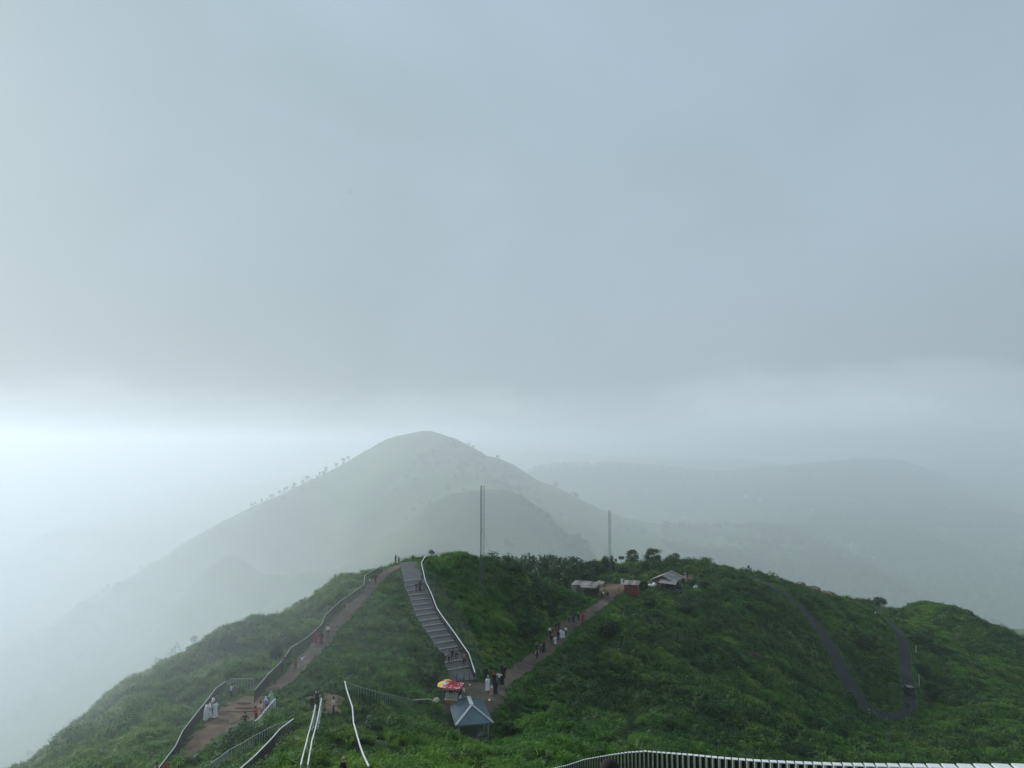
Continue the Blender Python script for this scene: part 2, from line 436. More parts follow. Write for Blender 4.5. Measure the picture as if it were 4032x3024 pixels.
STAIR_A = trace([(1240,2790),(1215,2880),(1190,3000)]); STAIR_B = trace([(1340,2760),(1372,2880),(1390,3000)])
DIRT_TOP = trace([(1275,2730),(1330,2745),(1320,2800),(1285,2810)])
HOUSE_YARD = trace([(2690,2270),(2725,2265),(2722,2290),(2690,2288)])
def seg_dist(x, y, pts):
    best = np.full(np.shape(x), 1e9)
    for a, b in zip(pts[:-1], pts[1:]):
        dx, dy = b.x - a.x, b.y - a.y; L = dx * dx + dy * dy + 1e-9
        t = np.clip(((x - a.x) * dx + (y - a.y) * dy) / L, 0, 1)
        best = np.minimum(best, np.hypot(x - a.x - t * dx, y - a.y - t * dy))
    return best
def in_poly(x, y, poly):
    c = np.zeros(np.shape(x), bool); n = len(poly)
    for i in range(n):
        a, b = poly[i], poly[(i + 1) % n]
        k = (a.y > y) != (b.y > y)
        with np.errstate(divide='ignore', invalid='ignore'):
            xi = (b.x - a.x) * (y - a.y) / (b.y - a.y + 1e-12) + a.x
        c ^= k & (x < xi)
    return c
def poly_dist(x, y, poly):
    d = seg_dist(x, y, poly + [poly[0]])
    return np.where(in_poly(x, y, poly), -d, d)
TRACKS = [(PATH_LEFT, 0.78), (PATH_RIGHT, 0.82), (ROAD[:11], 2.3), (ROAD[10:], 1.35), (RAMP_C, 1.4)]
YARDS = [YARD, PLAZA, FORE, DIRT_TOP, HOUSE_YARD]
CLEAR = [(-4.75, 84.2, 2.2), (-4.75, 87.5, 2.4)] + [(p.x, p.y + dy, r) for p, dy, r in ((hit(1782, 2772), 0, 1.5), (hit(2330, 2335), 1.5, 3.6), (hit(2487, 2338), 0, 1.9), (hit(2628, 2306), 0.5, 4.3))]      # (x, y, radius): floors of the buildings
def free_dist(x, y):
    """metres from the nearest path, yard or building"""
    d = np.full(np.shape(x), 1e9)
    for pts, r in TRACKS: d = np.minimum(d, seg_dist(x, y, pts) - r)
    for p in YARDS: d = np.minimum(d, poly_dist(x, y, p))
    for cx, cy, r in CLEAR: d = np.minimum(d, np.hypot(x - cx, y - cy) - r)
    return d
# plan grid of that distance, so the lookups stay cheap
dx_ = np.arange(-80, 262, 0.5); dy_ = np.arange(40, 312, 0.5)
DG = free_dist(*np.meshgrid(dx_, dy_))
def fd(x, y):
    v = bil(DG, -80, 40, 0.5, x, y)
    out = (x < -80) | (x > 260) | (y < 40) | (y > 310)
    return np.where(out, 50.0, v)
ROUGH_MASK = lambda x, y: np.clip((fd(x, y) - 0.3) / 2.5, 0, 1)

# ------------------------------------------------------------------ terrain
def ground_mat():
    m, n, l, b = nodes_of("hill_ground")
    b.inputs["Roughness"].default_value = 0.9; b.inputs["Specular IOR Level"].default_value = 0.1
    g = n.new("ShaderNodeNewGeometry")
    a = n.new("ShaderNodeTexNoise"); a.inputs["Scale"].default_value = 0.006; a.inputs["Detail"].default_value = 8; a.inputs["Roughness"].default_value = 0.62
    c = n.new("ShaderNodeTexNoise"); c.inputs["Scale"].default_value = 0.45; c.inputs["Detail"].default_value = 6
    l.new(g.outputs["Position"], a.inputs["Vector"]); l.new(g.outputs["Position"], c.inputs["Vector"])
    r = n.new("ShaderNodeValToRGB")
    r.color_ramp.elements[0].position = 0.42; r.color_ramp.elements[0].color = (0.034, 0.066, 0.022, 1)
    r.color_ramp.elements[1].position = 0.60; r.color_ramp.elements[1].color = (0.13, 0.17, 0.06, 1)
    e = r.color_ramp.elements.new(0.5); e.color = (0.068, 0.120, 0.036, 1)
    mx = n.new("ShaderNodeMix"); mx.data_type = 'FLOAT'; mx.inputs["Factor"].default_value = 0.45
    l.new(a.outputs["Fac"], mx.inputs["A"]); l.new(c.outputs["Fac"], mx.inputs["B"])
    big = n.new("ShaderNodeTexNoise"); big.inputs["Scale"].default_value = 0.0016; big.inputs["Detail"].default_value = 5
    l.new(g.outputs["Position"], big.inputs["Vector"])
    m3 = n.new("ShaderNodeMix"); m3.data_type = 'FLOAT'; m3.inputs["Factor"].default_value = 0.5
    l.new(mx.outputs["Result"], m3.inputs["A"]); l.new(big.outputs["Fac"], m3.inputs["B"])
    l.new(m3.outputs["Result"], r.inputs[0]); l.new(r.outputs[0], b.inputs["Base Color"])
    bp = n.new("ShaderNodeBump"); bp.inputs["Strength"].default_value = 0.8; bp.inputs["Distance"].default_value = 0.6
    l.new(c.outputs["Fac"], bp.inputs["Height"]); l.new(bp.outputs[0], b.inputs["Normal"])
    return m
M_GROUND = ground_mat()
def sheet(name, radii, angs, label):
    R_, A_ = np.meshgrid(radii, angs, indexing='ij')
    X = R_ * np.sin(A_); Y = R_ * np.cos(A_)
    Z = H(X.ravel(), Y.ravel()).reshape(X.shape)
    nr, na = X.shape
    V = np.stack([X, Y, Z], -1).reshape(-1, 3)
    i = np.arange(nr - 1)[:, None] * na + np.arange(na - 1)[None]
    F = np.stack([i, i + 1, i + na + 1, i + na], -1).reshape(-1, 4)[:, ::-1]
    me = bpy.data.meshes.new(name)
    me.vertices.add(len(V)); me.vertices.foreach_set("co", V.ravel())
    me.loops.add(F.size); me.loops.foreach_set("vertex_index", F.ravel().astype(np.int32))
    me.polygons.add(len(F)); me.polygons.foreach_set("loop_start", np.arange(0, F.size, 4, dtype=np.int32)); me.polygons.foreach_set("loop_total", np.full(len(F), 4, np.int32))
    me.polygons.foreach_set("use_smooth", np.ones(len(F), bool))
    me.update(calc_edges=True); me.validate()
    me.materials.append(M_GROUND)
    o = link(name, me)
    tag(o, label, kind='structure')
    return o
angs = np.radians(np.linspace(-58, 58, 640))
r1 = np.geomspace(0.6, 330, 520); r2 = np.geomspace(330, 21500, 520)
sheet("hill", r1, angs, "green hill in the middle with paths, a saddle and a road")
sheet("mountains", r2, angs[::2] if False else angs, "hazy mountain and valley slopes behind the hill")

def ribbon(name, pts, w, mt, lift=0.07, nx=5, sub=0.6, jag=0.0):
    """a strip of trodden ground that follows the hill"""
    P2 = []; W2 = []; ws = w if isinstance(w, list) else [w] * len(pts); kk = 0
    for a, b in zip(pts[:-1], pts[1:]):
        n = max(1, int((b - a).length / sub))
        P2 += [a.lerp(b, i / n) for i in range(n)]; W2 += [ws[kk] + (ws[kk + 1] - ws[kk]) * i / n for i in range(n)]; kk += 1
    P2.append(pts[-1]); W2.append(ws[-1])
    for _ in range(6):
        P2 = [P2[0]] + [(P2[i - 1] + P2[i] * 2 + P2[i + 1]) / 4 for i in range(1, len(P2) - 1)] + [P2[-1]]
    V, F = [], []
    for i, p in enumerate(P2):
        d = P2[min(i + 1, len(P2) - 1)] - P2[max(0, i - 1)]; d.z = 0; d.normalize()
        s = Vector((d.y, -d.x, 0))
        for j in range(nx):
            t = (j / (nx - 1) - 0.5) * 2
            ww = W2[i] * (1 + jag * float(vnoise(np.array([i * 0.35]), np.array([7.0 + (t > 0) * 9]), 21)[0]))
            q = p + s * (t * ww)
            V.append((q.x, q.y, hz(q.x, q.y) + lift))
    for i in range(len(P2) - 1):
        for j in range(nx - 1):
            k = i * nx + j; F.append((k, k + 1, k + nx + 1, k + nx))
    me = bpy.data.meshes.new(name); me.from_pydata(V, [], F); me.materials.append(mt)
    me.polygons.foreach_set("use_smooth", [True] * len(F)); me.update()
    return tag(link(name, me), kind='structure')
def yard(name, poly, mt, lift=0.05, s=0.5, terr=None):
    xs = [p.x for p in poly]; ys = [p.y for p in poly]
    gx, gy = np.meshgrid(np.arange(min(xs) - 1, max(xs) + 1, s), np.arange(min(ys) - 1, max(ys) + 1, s))
    dist = poly_dist(gx, gy, poly) + 0.35 * vnoise(gx * 0.9, gy * 0.9, 31)
    zz = H(gx.ravel(), gy.ravel()).reshape(gx.shape) + lift + 0.05 * vnoise(gx * 1.1, gy * 1.1, 33)
    V = np.stack([gx, gy, zz], -1).reshape(-1, 3); na = gx.shape[1]
    F = []
    for j in range(gx.shape[0] - 1):
        for i in range(na - 1):
            if dist[j, i] < 0.25:
                k = j * na + i; F.append((k, k + 1, k + na + 1, k + na))
    me = bpy.data.meshes.new(name); me.from_pydata(V.tolist(), [], F); me.materials.append(mt)
    me.polygons.foreach_set("use_smooth", [True] * len(F)); me.update()
    bm = bmesh.new(); bm.from_mesh(me); bmesh.ops.delete(bm, geom=[v for v in bm.verts if not v.link_faces], context='VERTS'); bm.to_mesh(me); bm.free()
    return tag(link(name, me), kind='structure')
M_DIRT = mat("trodden_earth", (0.12, 0.075, 0.042), 0.95, 0.35, 0.8, bump=0.5, col2=(0.17, 0.115, 0.07))
M_DIRT2 = mat("grey_earth", (0.092, 0.072, 0.052), 0.95, 0.3, 0.7, bump=0.4, col2=(0.135, 0.106, 0.078))
M_ASPH = mat("asphalt", (0.023, 0.025, 0.027), 0.9, 0.15, 0.6, bump=0.2)
M_CONC = mat("ramp_concrete", (0.082, 0.087, 0.089), 0.9, 0.14, 1.2, bump=0.2)
M_PALE = mat("pale_concrete", (0.38, 0.385, 0.37), 0.9, 0.12, 3.0)
ribbon("path", PATH_LEFT, 0.92, M_DIRT2, jag=0.25)
ribbon("path", PATH_RIGHT, 0.95, M_DIRT2, jag=0.25)
ribbon("road", ROAD, [2.7] * 9 + [2.2, 1.6] + [1.35] * (len(ROAD) - 11), M_ASPH, lift=0.1, nx=7, jag=0.12)
yard("earth_yard", YARD, M_DIRT)
yard("earth_plaza", PLAZA, M_DIRT)
yard("earth_forecourt", FORE, M_DIRT2)
yard("earth_patch", DIRT_TOP, M_DIRT)
yard("earth_patch", HOUSE_YARD, M_DIRT)
# haze: even air round the camera and the whole scene
hb = MB(); hb.box((0, 11500, -1190), (41600, 23600, 2660))
m_h = bpy.data.materials.new("haze_air"); m_h.use_nodes = True
hn, hl = m_h.node_tree.nodes, m_h.node_tree.links
hn.clear()
h_out = hn.new("ShaderNodeOutputMaterial"); h_v = hn.new("ShaderNodeVolumePrincipled")
h_v.inputs["Color"].default_value = (0.90, 0.958, 0.995, 1)
h_v.inputs["Density"].default_value = 0.00021
h_v.inputs["Anisotropy"].default_value = 0.42
hl.new(h_v.outputs[0], h_out.inputs["Volume"])
haze = hb.build("haze", m_h)
tag(haze, "pale mist filling the air over the hills", kind='stuff')
# a patch of thicker mist drifting over the left flank and the top of the ramp
def mist(name, c, r, dens, label):
    b = MB(); prof = [(math.sin(t), -math.cos(t)) for t in np.linspace(0.02, math.pi - 0.02, 14)]
    b.lathe(prof, 20)
    me = b.mesh(name, None, True) if False else b.mesh(name, m_haze(name, dens), True)
    o = link(name, me, None, c); o.scale = r
    return tag(o, label, kind='stuff')
def m_haze(name, dens):
    m = bpy.data.materials.new(name); m.use_nodes = True
    n, l = m.node_tree.nodes, m.node_tree.links; n.clear()
    o = n.new("ShaderNodeOutputMaterial"); v = n.new("ShaderNodeVolumePrincipled")
    v.inputs["Color"].default_value = (0.90, 0.96, 0.995, 1); v.inputs["Density"].default_value = dens; v.inputs["Anisotropy"].default_value = 0.42
    l.new(v.outputs[0], o.inputs["Volume"])
    return m
for k_, q_ in ((1.2, 0.0012), (1.05, 0.0017), (0.9, 0.0023), (0.75, 0.0030), (0.58, 0.0036)):
    mist("mist", (-68, 86, -33), (56 * k_, 60 * k_, 29 * k_), q_, "thicker mist drifting over the left flank of the hill")
# ------------------------------------------------------------------ vegetation that covers the hill (nobody could count it)
def blade_patch(rs, r, nclump, nblade, length, width):
    V, F = [], []
    for _ in range(nclump):
        a = rs.uniform(0, 2 * math.pi); q = r * math.sqrt(rs.uniform(0, 1))
        cx, cy = q * math.cos(a), q * math.sin(a)
        s = rs.uniform(0.6, 1.25)
        for _ in range(nblade):
            t = rs.uniform(0, 2 * math.pi); lean = rs.uniform(0.25, 1.0)
            L = length * s * rs.uniform(0.6, 1.15); w = width * rs.uniform(0.7, 1.3)
            dx, dy = math.cos(t), math.sin(t)
            bx, by = cx + dx * 0.12 * s, cy + dy * 0.12 * s
            p0 = (bx, by, -0.15)
            p1 = (bx + dx * L * 0.30 * lean, by + dy * L * 0.30 * lean, L * 0.62)
            p2 = (bx + dx * L * 0.85 * lean, by + dy * L * 0.85 * lean, L * (0.95 - 0.5 * lean))
            nx, ny = -dy * w / 2, dx * w / 2
            k = len(V)
            V += [(p0[0] - nx, p0[1] - ny, p0[2]), (p0[0] + nx, p0[1] + ny, p0[2]), (p1[0] + nx, p1[1] + ny, p1[2]), (p1[0] - nx, p1[1] - ny, p1[2]), p2]
            F += [(k, k + 1, k + 2, k + 3), (k + 3, k + 2, k + 4)]
    return V, F
def leaf_quad(V, F, c, nrm, size, rs):
    n = Vector(nrm).normalized()
    t = n.cross(Vector((rs.uniform(-1, 1), rs.uniform(-1, 1), rs.uniform(-1, 1))))
    if t.length < 1e-3: t = n.orthogonal()
    t.normalize(); b = n.cross(t)
    k = len(V); c = Vector(c)
    V += [tuple(c - t * size), tuple(c + b * size * 0.45), tuple(c + t * size), tuple(c - b * size * 0.45)]
    F.append((k, k + 1, k + 2, k + 3))
def bush_patch(rs, r, ndome, nleaf, rad, leaf):
    V, F = [], []
    for i in range(ndome):
        a = rs.uniform(0, 2 * math.pi); q = r * math.sqrt(rs.uniform(0, 1)) * (0.3 if i == 0 else 1)
        R = rad * (rs.uniform(1.5, 1.9) if i == 0 else rs.uniform(0.6, 1.1)); hgt = R * rs.uniform(1.1, 1.8)
        cx, cy = q * math.cos(a), q * math.sin(a)
        for _ in range(int(nleaf * (R / rad) ** 1.6)):
            t = rs.uniform(0, 2 * math.pi); z = rs.uniform(0.0, 1.0); s = math.sqrt(1 - z * z)
            k = rs.uniform(0.78, 1.08) * (1 + 0.12 * math.sin(3 * t + i) * s)
            n = (s * math.cos(t) + rs.uniform(-.35, .35), s * math.sin(t) + rs.uniform(-.35, .35), z + rs.uniform(-.15, .5))
            leaf_quad(V, F, (cx + R * s * math.cos(t) * k, cy + R * s * math.sin(t) * k, hgt * z * k), n, leaf * rs.uniform(0.6, 1.4), rs)
    return V, F
def scatter_object(name, protos, mats, pos, rot, scl, tid, label):
    """one mesh that holds the clump shapes and the spots where they grow; geometry nodes put one on each spot"""
    V, F, MI, PID = [], [], [], []
    for pid, (v, f, mi) in enumerate(protos):
        k = len(V); V += v; F += [tuple(k + i for i in q) for q in f]; MI += [mi] * len(f); PID += [pid] * len(v)
    nv = len(V)
    me = bpy.data.meshes.new(name)
    me.from_pydata(V + [tuple(p) for p in pos], [], F)
    me.polygons.foreach_set("material_index", MI)
    for m in mats: me.materials.append(m)
    n = len(me.vertices)
    def attr(nm, typ, key, arr):
        a = me.attributes.new(nm, typ, 'POINT'); a.data.foreach_set(key, np.ascontiguousarray(arr).ravel())
    isp = np.zeros(n, np.int32); isp[nv:] = 1
    attr("spot", 'INT', "value", np.concatenate([np.full(nv, -1, np.int32), np.asarray(tid, np.int32)]))
    attr("shape", 'INT', "value", np.concatenate([np.asarray(PID, np.int32), np.full(n - nv, -1, np.int32)]))
    attr("turn", 'FLOAT_VECTOR', "vector", np.concatenate([np.zeros((nv, 3), np.float32), np.asarray(rot, np.float32)]))
    attr("size", 'FLOAT', "value", np.concatenate([np.ones(nv, np.float32), np.asarray(scl, np.float32)]))
    o = link(name, me)
    ng = bpy.data.node_groups.new(name + "_growth", 'GeometryNodeTree')
    ng.interface.new_socket("Geometry", in_out='INPUT', socket_type='NodeSocketGeometry')
    ng.interface.new_socket("Geometry", in_out='OUTPUT', socket_type='NodeSocketGeometry')
    N, L = ng.nodes, ng.links
    gi = N.new("NodeGroupInput"); go = N.new("NodeGroupOutput"); join = N.new("GeometryNodeJoinGeometry")
    def named(nm, t):
        a = N.new("GeometryNodeInputNamedAttribute"); a.data_type = t; a.inputs["Name"].default_value = nm; return a.outputs["Attribute"]
    a_spot, a_shape, a_turn, a_size = named("spot", 'INT'), named("shape", 'INT'), named("turn", 'FLOAT_VECTOR'), named("size", 'FLOAT')
    e2r = N.new("FunctionNodeEulerToRotation"); L.new(a_turn, e2r.inputs[0])
    for pid in range(len(protos)):
        sel = []
        for a in (a_spot, a_shape):
            c = N.new("FunctionNodeCompare"); c.data_type = 'INT'; c.operation = 'EQUAL'
            ins = [i for i in c.inputs if i.enabled]
            L.new(a, ins[0]); ins[1].default_value = pid
            s = N.new("GeometryNodeSeparateGeometry"); s.domain = 'POINT'
            L.new(gi.outputs[0], s.inputs["Geometry"]); L.new(c.outputs[0], s.inputs["Selection"])
            sel.append(s.outputs["Selection"])
        ip = N.new("GeometryNodeInstanceOnPoints")
        L.new(sel[0], ip.inputs["Points"]); L.new(sel[1], ip.inputs["Instance"])
        L.new(e2r.outputs[0], ip.inputs["Rotation"]); L.new(a_size, ip.inputs["Scale"])
        L.new(ip.outputs[0], join.inputs[0])
    L.new(join.outputs[0], go.inputs[0])
    md = o.modifiers.new("growth", 'NODES'); md.node_group = ng
    return tag(o, label, kind='stuff')
def in_view(x, y, z, lift, margin=1.12, steps=46):
    """spots the camera, or one a few steps beside it, can see"""
    c, s = math.cos(PITCH), math.sin(PITCH)
    yy = y * c + z * s; zz = -y * s + z * c
    ok = (yy > 1) & (np.abs(x / yy) < 0.695 * margin) & (zz / yy > -0.5214 * 1.08)
    idx = np.nonzero(ok)[0]
    keep = np.ones(len(idx), bool)
    X, Y, Z = x[idx], y[idx], z[idx]
    for t in np.linspace(0.25, 0.985, steps):
        g = H(X * t, Y * t) - (Z + lift) * t
        keep &= g < 0.6
    m = np.zeros(len(x), bool); m[idx[keep]] = True
    return m
def normals(x, y, e=0.8):
    gx = (H(x + e, y) - H(x - e, y)) / (2 * e); gy = (H(x, y + e) - H(x, y - e)) / (2 * e)
    return gx, gy
M_GRASS = leaf_mat("meadow_grass", (0.023, 0.090, 0.010), (0.066, 0.190, 0.018), (0.168, 0.305, 0.030), 0.06, 0.7, dry=(0.21, 0.25, 0.055))
M_SCRUB = leaf_mat("scrub_leaves", (0.010, 0.040, 0.009), (0.032, 0.092, 0.014), (0.090, 0.175, 0.020), 0.07, 0.6)
M_STRAW = leaf_mat("pale_grass", (0.070, 0.150, 0.022), (0.120, 0.215, 0.032), (0.190, 0.280, 0.050), 0.08, 0.7)
M_BUSH = leaf_mat("bush_leaves", (0.012, 0.040, 0.014), (0.026, 0.070, 0.021), (0.055, 0.110, 0.028), 0.12, 1.5)
M_TREE = leaf_mat("tree_leaves", (0.018, 0.046, 0.018), (0.036, 0.082, 0.028), (0.065, 0.120, 0.036), 0.12, 1.1)
M_BARK = mat("bark", (0.09, 0.07, 0.055), 0.95, 0.3, 6)
rs = random.Random(5)
PROTOS = []
for k in range(4): v, f = blade_patch(rs, 0.95, 7, 42, 1.15, 0.06); PROTOS.append((v, f, 0))
for k in range(4): v, f = bush_patch(rs, 1.0, 5, 60, 0.46, 0.14); PROTOS.append((v, f, 1))
for k in range(2): v, f = blade_patch(rs, 0.30, 3, 20, 0.75, 0.05); PROTOS.append((v, f, 0))
for k in range(2): v, f = blade_patch(rs, 0.8, 6, 30, 1.25, 0.05); PROTOS.append((v, f, 2))          # 10, 11: paler tall grass
for k in range(3): v, f = bush_patch(rs, 1.0, 6, 130, 0.42, 0.085); PROTOS.append((v, f, 1))         # 12-14: finer scrub for the near slope
def spots(x0, x1, y0, y1, s):
    gx, gy = np.meshgrid(np.arange(x0, x1, s), np.arange(y0, y1, s))
    gx = gx.ravel() + RNG.uniform(-.5, .5, gx.size) * s; gy = gy.ravel() + RNG.uniform(-.5, .5, gy.size) * s
    return gx, gy
gx, gy = spots(-75, 255, 44, 315, 1.22)
ok = np.abs(gx / gy) < 0.80
gx, gy = gx[ok], gy[ok]
D_ = fd(gx, gy)
thin = np.clip(1.15 - (gy - 120) / 700, 0.75, 1)      # a little sparser far away, with larger clumps
ok = (D_ > 0.95) & (RNG.uniform(0, 1, len(gx)) < thin)
gx, gy, D_ = gx[ok], gy[ok], D_[ok]
gz = H(gx, gy)
ok = in_view(gx, gy, gz, 1.2)
gx, gy, gz, D_ = gx[ok], gy[ok], gz[ok], D_[ok]
nx_, ny_ = normals(gx, gy)
big = vnoise(gx / 16, gy / 16, 41) + 0.6 * vnoise(gx / 6, gy / 6, 42)
right = np.clip((gx + 5) / 40, 0, 1) - np.clip((2 - gx) / 14, 0, 1) * 1.1 + 0.45 * (gy < 105) * np.clip(gx / 10, 0, 1)
scrub = (big + 0.55 * right + RNG.normal(0, 0.35, len(gx))) > 0.18
tid = np.where(scrub, 4 + RNG.integers(0, 4, len(gx)), RNG.integers(0, 4, len(gx)))
tid = np.where(scrub & (gy < 100), 12 + RNG.integers(0, 3, len(gx)), tid)
pale = (vnoise(gx / 9, gy / 9, 91) + RNG.normal(0, 0.3, len(gx)) > 0.62)
tid = np.where(pale, 10 + RNG.integers(0, 2, len(gx)), tid)
scl = RNG.uniform(0.6, 1.35, len(gx)) * (1 + 0.15 * np.clip((gy - 110) / 150, 0, 1)) * np.where(scrub, 1.05 + 0.35 * vnoise(gx / 5, gy / 5, 44), 0.9)
scl *= np.clip(0.32 + D_ / 6.5, 0.32, 1) * (1 + 0.5 * vnoise(gx / 2.4, gy / 2.4, 77))
rot = np.stack([np.arctan(ny_) * 0.75, -np.arctan(nx_) * 0.75, RNG.uniform(0, 6.28, len(gx)) * 0 + 0], -1)
pos = np.stack([gx, gy, gz - 0.03], -1)
# low tufts along the path edges
ex, ey = spots(-75, 255, 50, 312, 0.55)
De = fd(ex, ey)
ok = (De > 0.02) & (De < 1.25) & (np.abs(ex / ey) < 0.78)
ex, ey, De = ex[ok], ey[ok], De[ok]; ez = H(ex, ey)
ok = in_view(ex, ey, ez, 1.0)
ex, ey, ez, De = ex[ok], ey[ok], ez[ok], De[ok]
posE = np.stack([ex, ey, ez - 0.02], -1)
sclE = RNG.uniform(0.35, 0.75, len(ex)) * (0.5 + 0.55 * De)
rotE = np.stack([np.zeros(len(ex)), np.zeros(len(ex)), RNG.uniform(0, 6.28, len(ex))], -1)
tidE = 8 + RNG.integers(0, 2, len(ex))
# turn about the vertical before leaning with the slope
def lean_euler(ax, ay):
    out = np.empty((len(ax), 3))
    yaw = RNG.uniform(0, 6.28, len(ax))
    for i in range(len(ax)):
        q = Matrix.Rotation(ay[i], 3, 'Y') @ Matrix.Rotation(ax[i], 3, 'X') @ Matrix.Rotation(yaw[i], 3, 'Z')
        out[i] = q.to_euler()
    return out
rot = lean_euler(rot[:, 0], rot[:, 1])
print("clumps", len(gx), len(ex))
m_ = (tid < 4) | (tid == 10) | (tid == 11)
scatter_object("grass", PROTOS, [M_GRASS, M_SCRUB, M_STRAW], np.concatenate([pos[m_], posE]), np.concatenate([rot[m_], rotE]), np.concatenate([scl[m_], sclE]), np.concatenate([tid[m_], tidE]), "long green grass growing over the hill and path edges")
scatter_object("undergrowth", PROTOS, [M_GRASS, M_SCRUB, M_STRAW], pos[~m_], rot[~m_], scl[~m_], tid[~m_], "low leafy scrub covering the hillsides")

ORD = ["first", "second", "third", "fourth", "fifth", "sixth", "seventh", "eighth", "ninth", "tenth", "eleventh", "twelfth", "thirteenth", "fourteenth", "fifteenth", "sixteenth", "seventeenth", "eighteenth", "nineteenth", "twentieth"]
def rank(us, i): return ORD[sorted(range(len(us)), key=lambda k: us[k]).index(i)]
# ------------------------------------------------------------------ trees and bushes
def crown_mesh(name, seed, nclump, nleaf, leaf, flat=0.75, mt=None, gap=0.0):
    """leaf clumps spread through a crown about 1 wide and 1 high, standing on z = 0"""
    r = random.Random(seed); V, F = [], []
    for _ in range(nclump):
        t = r.uniform(0, 6.283); z = r.uniform(-0.75, 1.0); q = math.sqrt(max(0, 1 - z * z)) * r.uniform(0.45, 1.0)
        c = (0.36 * q * math.cos(t), 0.36 * q * math.sin(t), 0.5 + 0.34 * z * flat / 0.75)
        R = r.uniform(0.10, 0.20)
        for _ in range(nleaf):
            d = Vector((r.gauss(0, 1), r.gauss(0, 1), r.gauss(0.25, 1))).normalized()
            k = R * r.uniform(0.55, 1.1)
            leaf_quad(V, F, (c[0] + d.x * k, c[1] + d.y * k, max(0.0, c[2] + d.z * k * 0.8)), d + Vector((r.uniform(-.6, .6), r.uniform(-.6, .6), r.uniform(-.2, .8))), leaf * r.uniform(0.6, 1.4), r)
    me = bpy.data.meshes.new(name); me.from_pydata(V, [], F); me.materials.append(mt or M_TREE); me.update()
    return me
def trunk_mesh(name, seed, lean=0.08, r0=0.035):
    r = random.Random(seed); b = MB()
    top = Vector((r.uniform(-lean, lean), r.uniform(-lean, lean), 0.62))
    mid = top * 0.5 + Vector((r.uniform(-.03, .03), r.uniform(-.03, .03), 0))
    b.tube([(0, 0, -0.12), (0, 0, 0.0), mid, top], [r0 * 1.4, r0 * 1.1, r0 * 0.8, r0 * 0.35], 7)
    for _ in range(5):
        t = r.uniform(0, 6.283); s = mid.lerp(top, r.uniform(-0.2, 0.8))
        e = s + Vector((math.cos(t) * r.uniform(.18, .32), math.sin(t) * r.uniform(.18, .32), r.uniform(.1, .28)))
        b.tube([s, s.lerp(e, 0.5) + Vector((0, 0, 0.03)), e], [r0 * 0.5, r0 * 0.32, r0 * 0.12], 5)
    return b.mesh(name, M_BARK, True)
CROWNS = [crown_mesh("crown", 100 + i, 34, 52, 0.040) for i in range(4)]
FLATS = [crown_mesh("crown", 120 + i, 14, 40, 0.036, flat=0.36) for i in range(3)]
BUSHES = [crown_mesh("crown", 140 + i, 30, 62, 0.040, flat=0.55, mt=M_BUSH) for i in range(4)]
SPARSE = [crown_mesh("crown", 160 + i, 9, 26, 0.045, flat=0.7) for i in range(3)]
TRUNKS = [trunk_mesh("trunk", 60 + i) for i in range(4)]
def plant(name, xyz, w, h, crown, seed, label, cat, group=None, sink=0.0):
    o = empty(name, xyz, random.Random(seed).uniform(0, 6.28))
    c = link("crown", crown, o); c.scale = (w, w, h); c.location = (0, 0, -sink)
    t = link("trunk", TRUNKS[seed % 4], o); t.scale = (w, w, h)
    tag(o, label, cat, group)
    return o
def at(u, d):
    x = ray(u, VH)[0] * d
    # column stays true below the horizon too: refine with the ground height
    for _ in range(3):
        z = hz(x, d); cc, ss = math.cos(PITCH), math.sin(PITCH)
        x = (u - 2016) / FPX * (d * cc + z * ss)
    return Vector((x, d, hz(x, d)))
def plant_top(name, u, d, vtop, wpx, crown, seed, label, cat, group=None):
    """a tree at a distance, as tall as the photograph shows its top"""
    p = at(u, d); ztop = ray(u, vtop)[1] * d
    h = max(0.9, ztop - p.z + 0.1); w = wpx * d / FPX * 1.35
    return plant(name, p, w, h / 0.86, crown, seed, label, cat, group)
G1 = "trees on the skyline of the knoll with the houses"
plant_top("tree", 2490, 223, 2170, 52, CROWNS[0], 1, "first round tree on the knoll skyline, right of the thinner mast", "tree", G1)
plant_top("tree", 2572, 228, 2164, 64, CROWNS[1], 2, "widest round tree on the knoll skyline above the house roof", "tree", G1)
plant_top("tree", 2660, 231, 2172, 60, FLATS[0], 3, "flat-topped tree on the knoll skyline above the house's ridge", "tree", G1)
plant_top("tree", 2780, 235, 2192, 62, FLATS[1], 4, "low spreading tree on the knoll skyline right of the house", "tree", G1)
plant_top("tree", 3037, 240, 2248, 50, SPARSE[0], 5, "gappy dark tree on the skyline beside the upper road", "tree")
plant_top("shrub", 3080, 241, 2274, 20, BUSHES[0], 6, "small shrub on the skyline between the gappy tree and the rocks", "shrub")
plant_top("shrub", 3106, 242, 2290, 11, BUSHES[1], 7, "tiny shrub on the skyline just before the rock outcrop", "shrub")
plant_top("tree", 3462, 298, 2350, 46, BUSHES[2], 8, "dense round tree on the skyline of the far shoulder", "tree")
plant_top("tree", 3424, 296, 2362, 18, SPARSE[1], 9, "thin pale shrub beside the dense round tree on the far shoulder", "shrub")
plant_top("tree", 3818, 281, 2402, 32, FLATS[2], 10, "lone flat little tree on the skyline of the far right shoulder", "tree")
G2 = "trees in the gully behind the grassy knoll"
GUL = [(1985,212,2208,90),(2035,206,2210,100),(2085,212,2200,96),(2130,200,2208,100),(2172,208,2196,106),(2215,196,2210,110),(2255,206,2202,100),(2290,194,2218,110),(2330,206,2216,90),(2190,186,2240,100),(2250,184,2242,96),(2115,186,2248,90),(2310,182,2254,70)]
for i, (u, d, vt, w) in enumerate(GUL):
    plant_top("tree", u, d, vt, w, CROWNS[i % 4], 20 + i, "leafy gully tree between knoll and hut, " + rank([g[0] for g in GUL], i) + " from the left", "tree", G2)
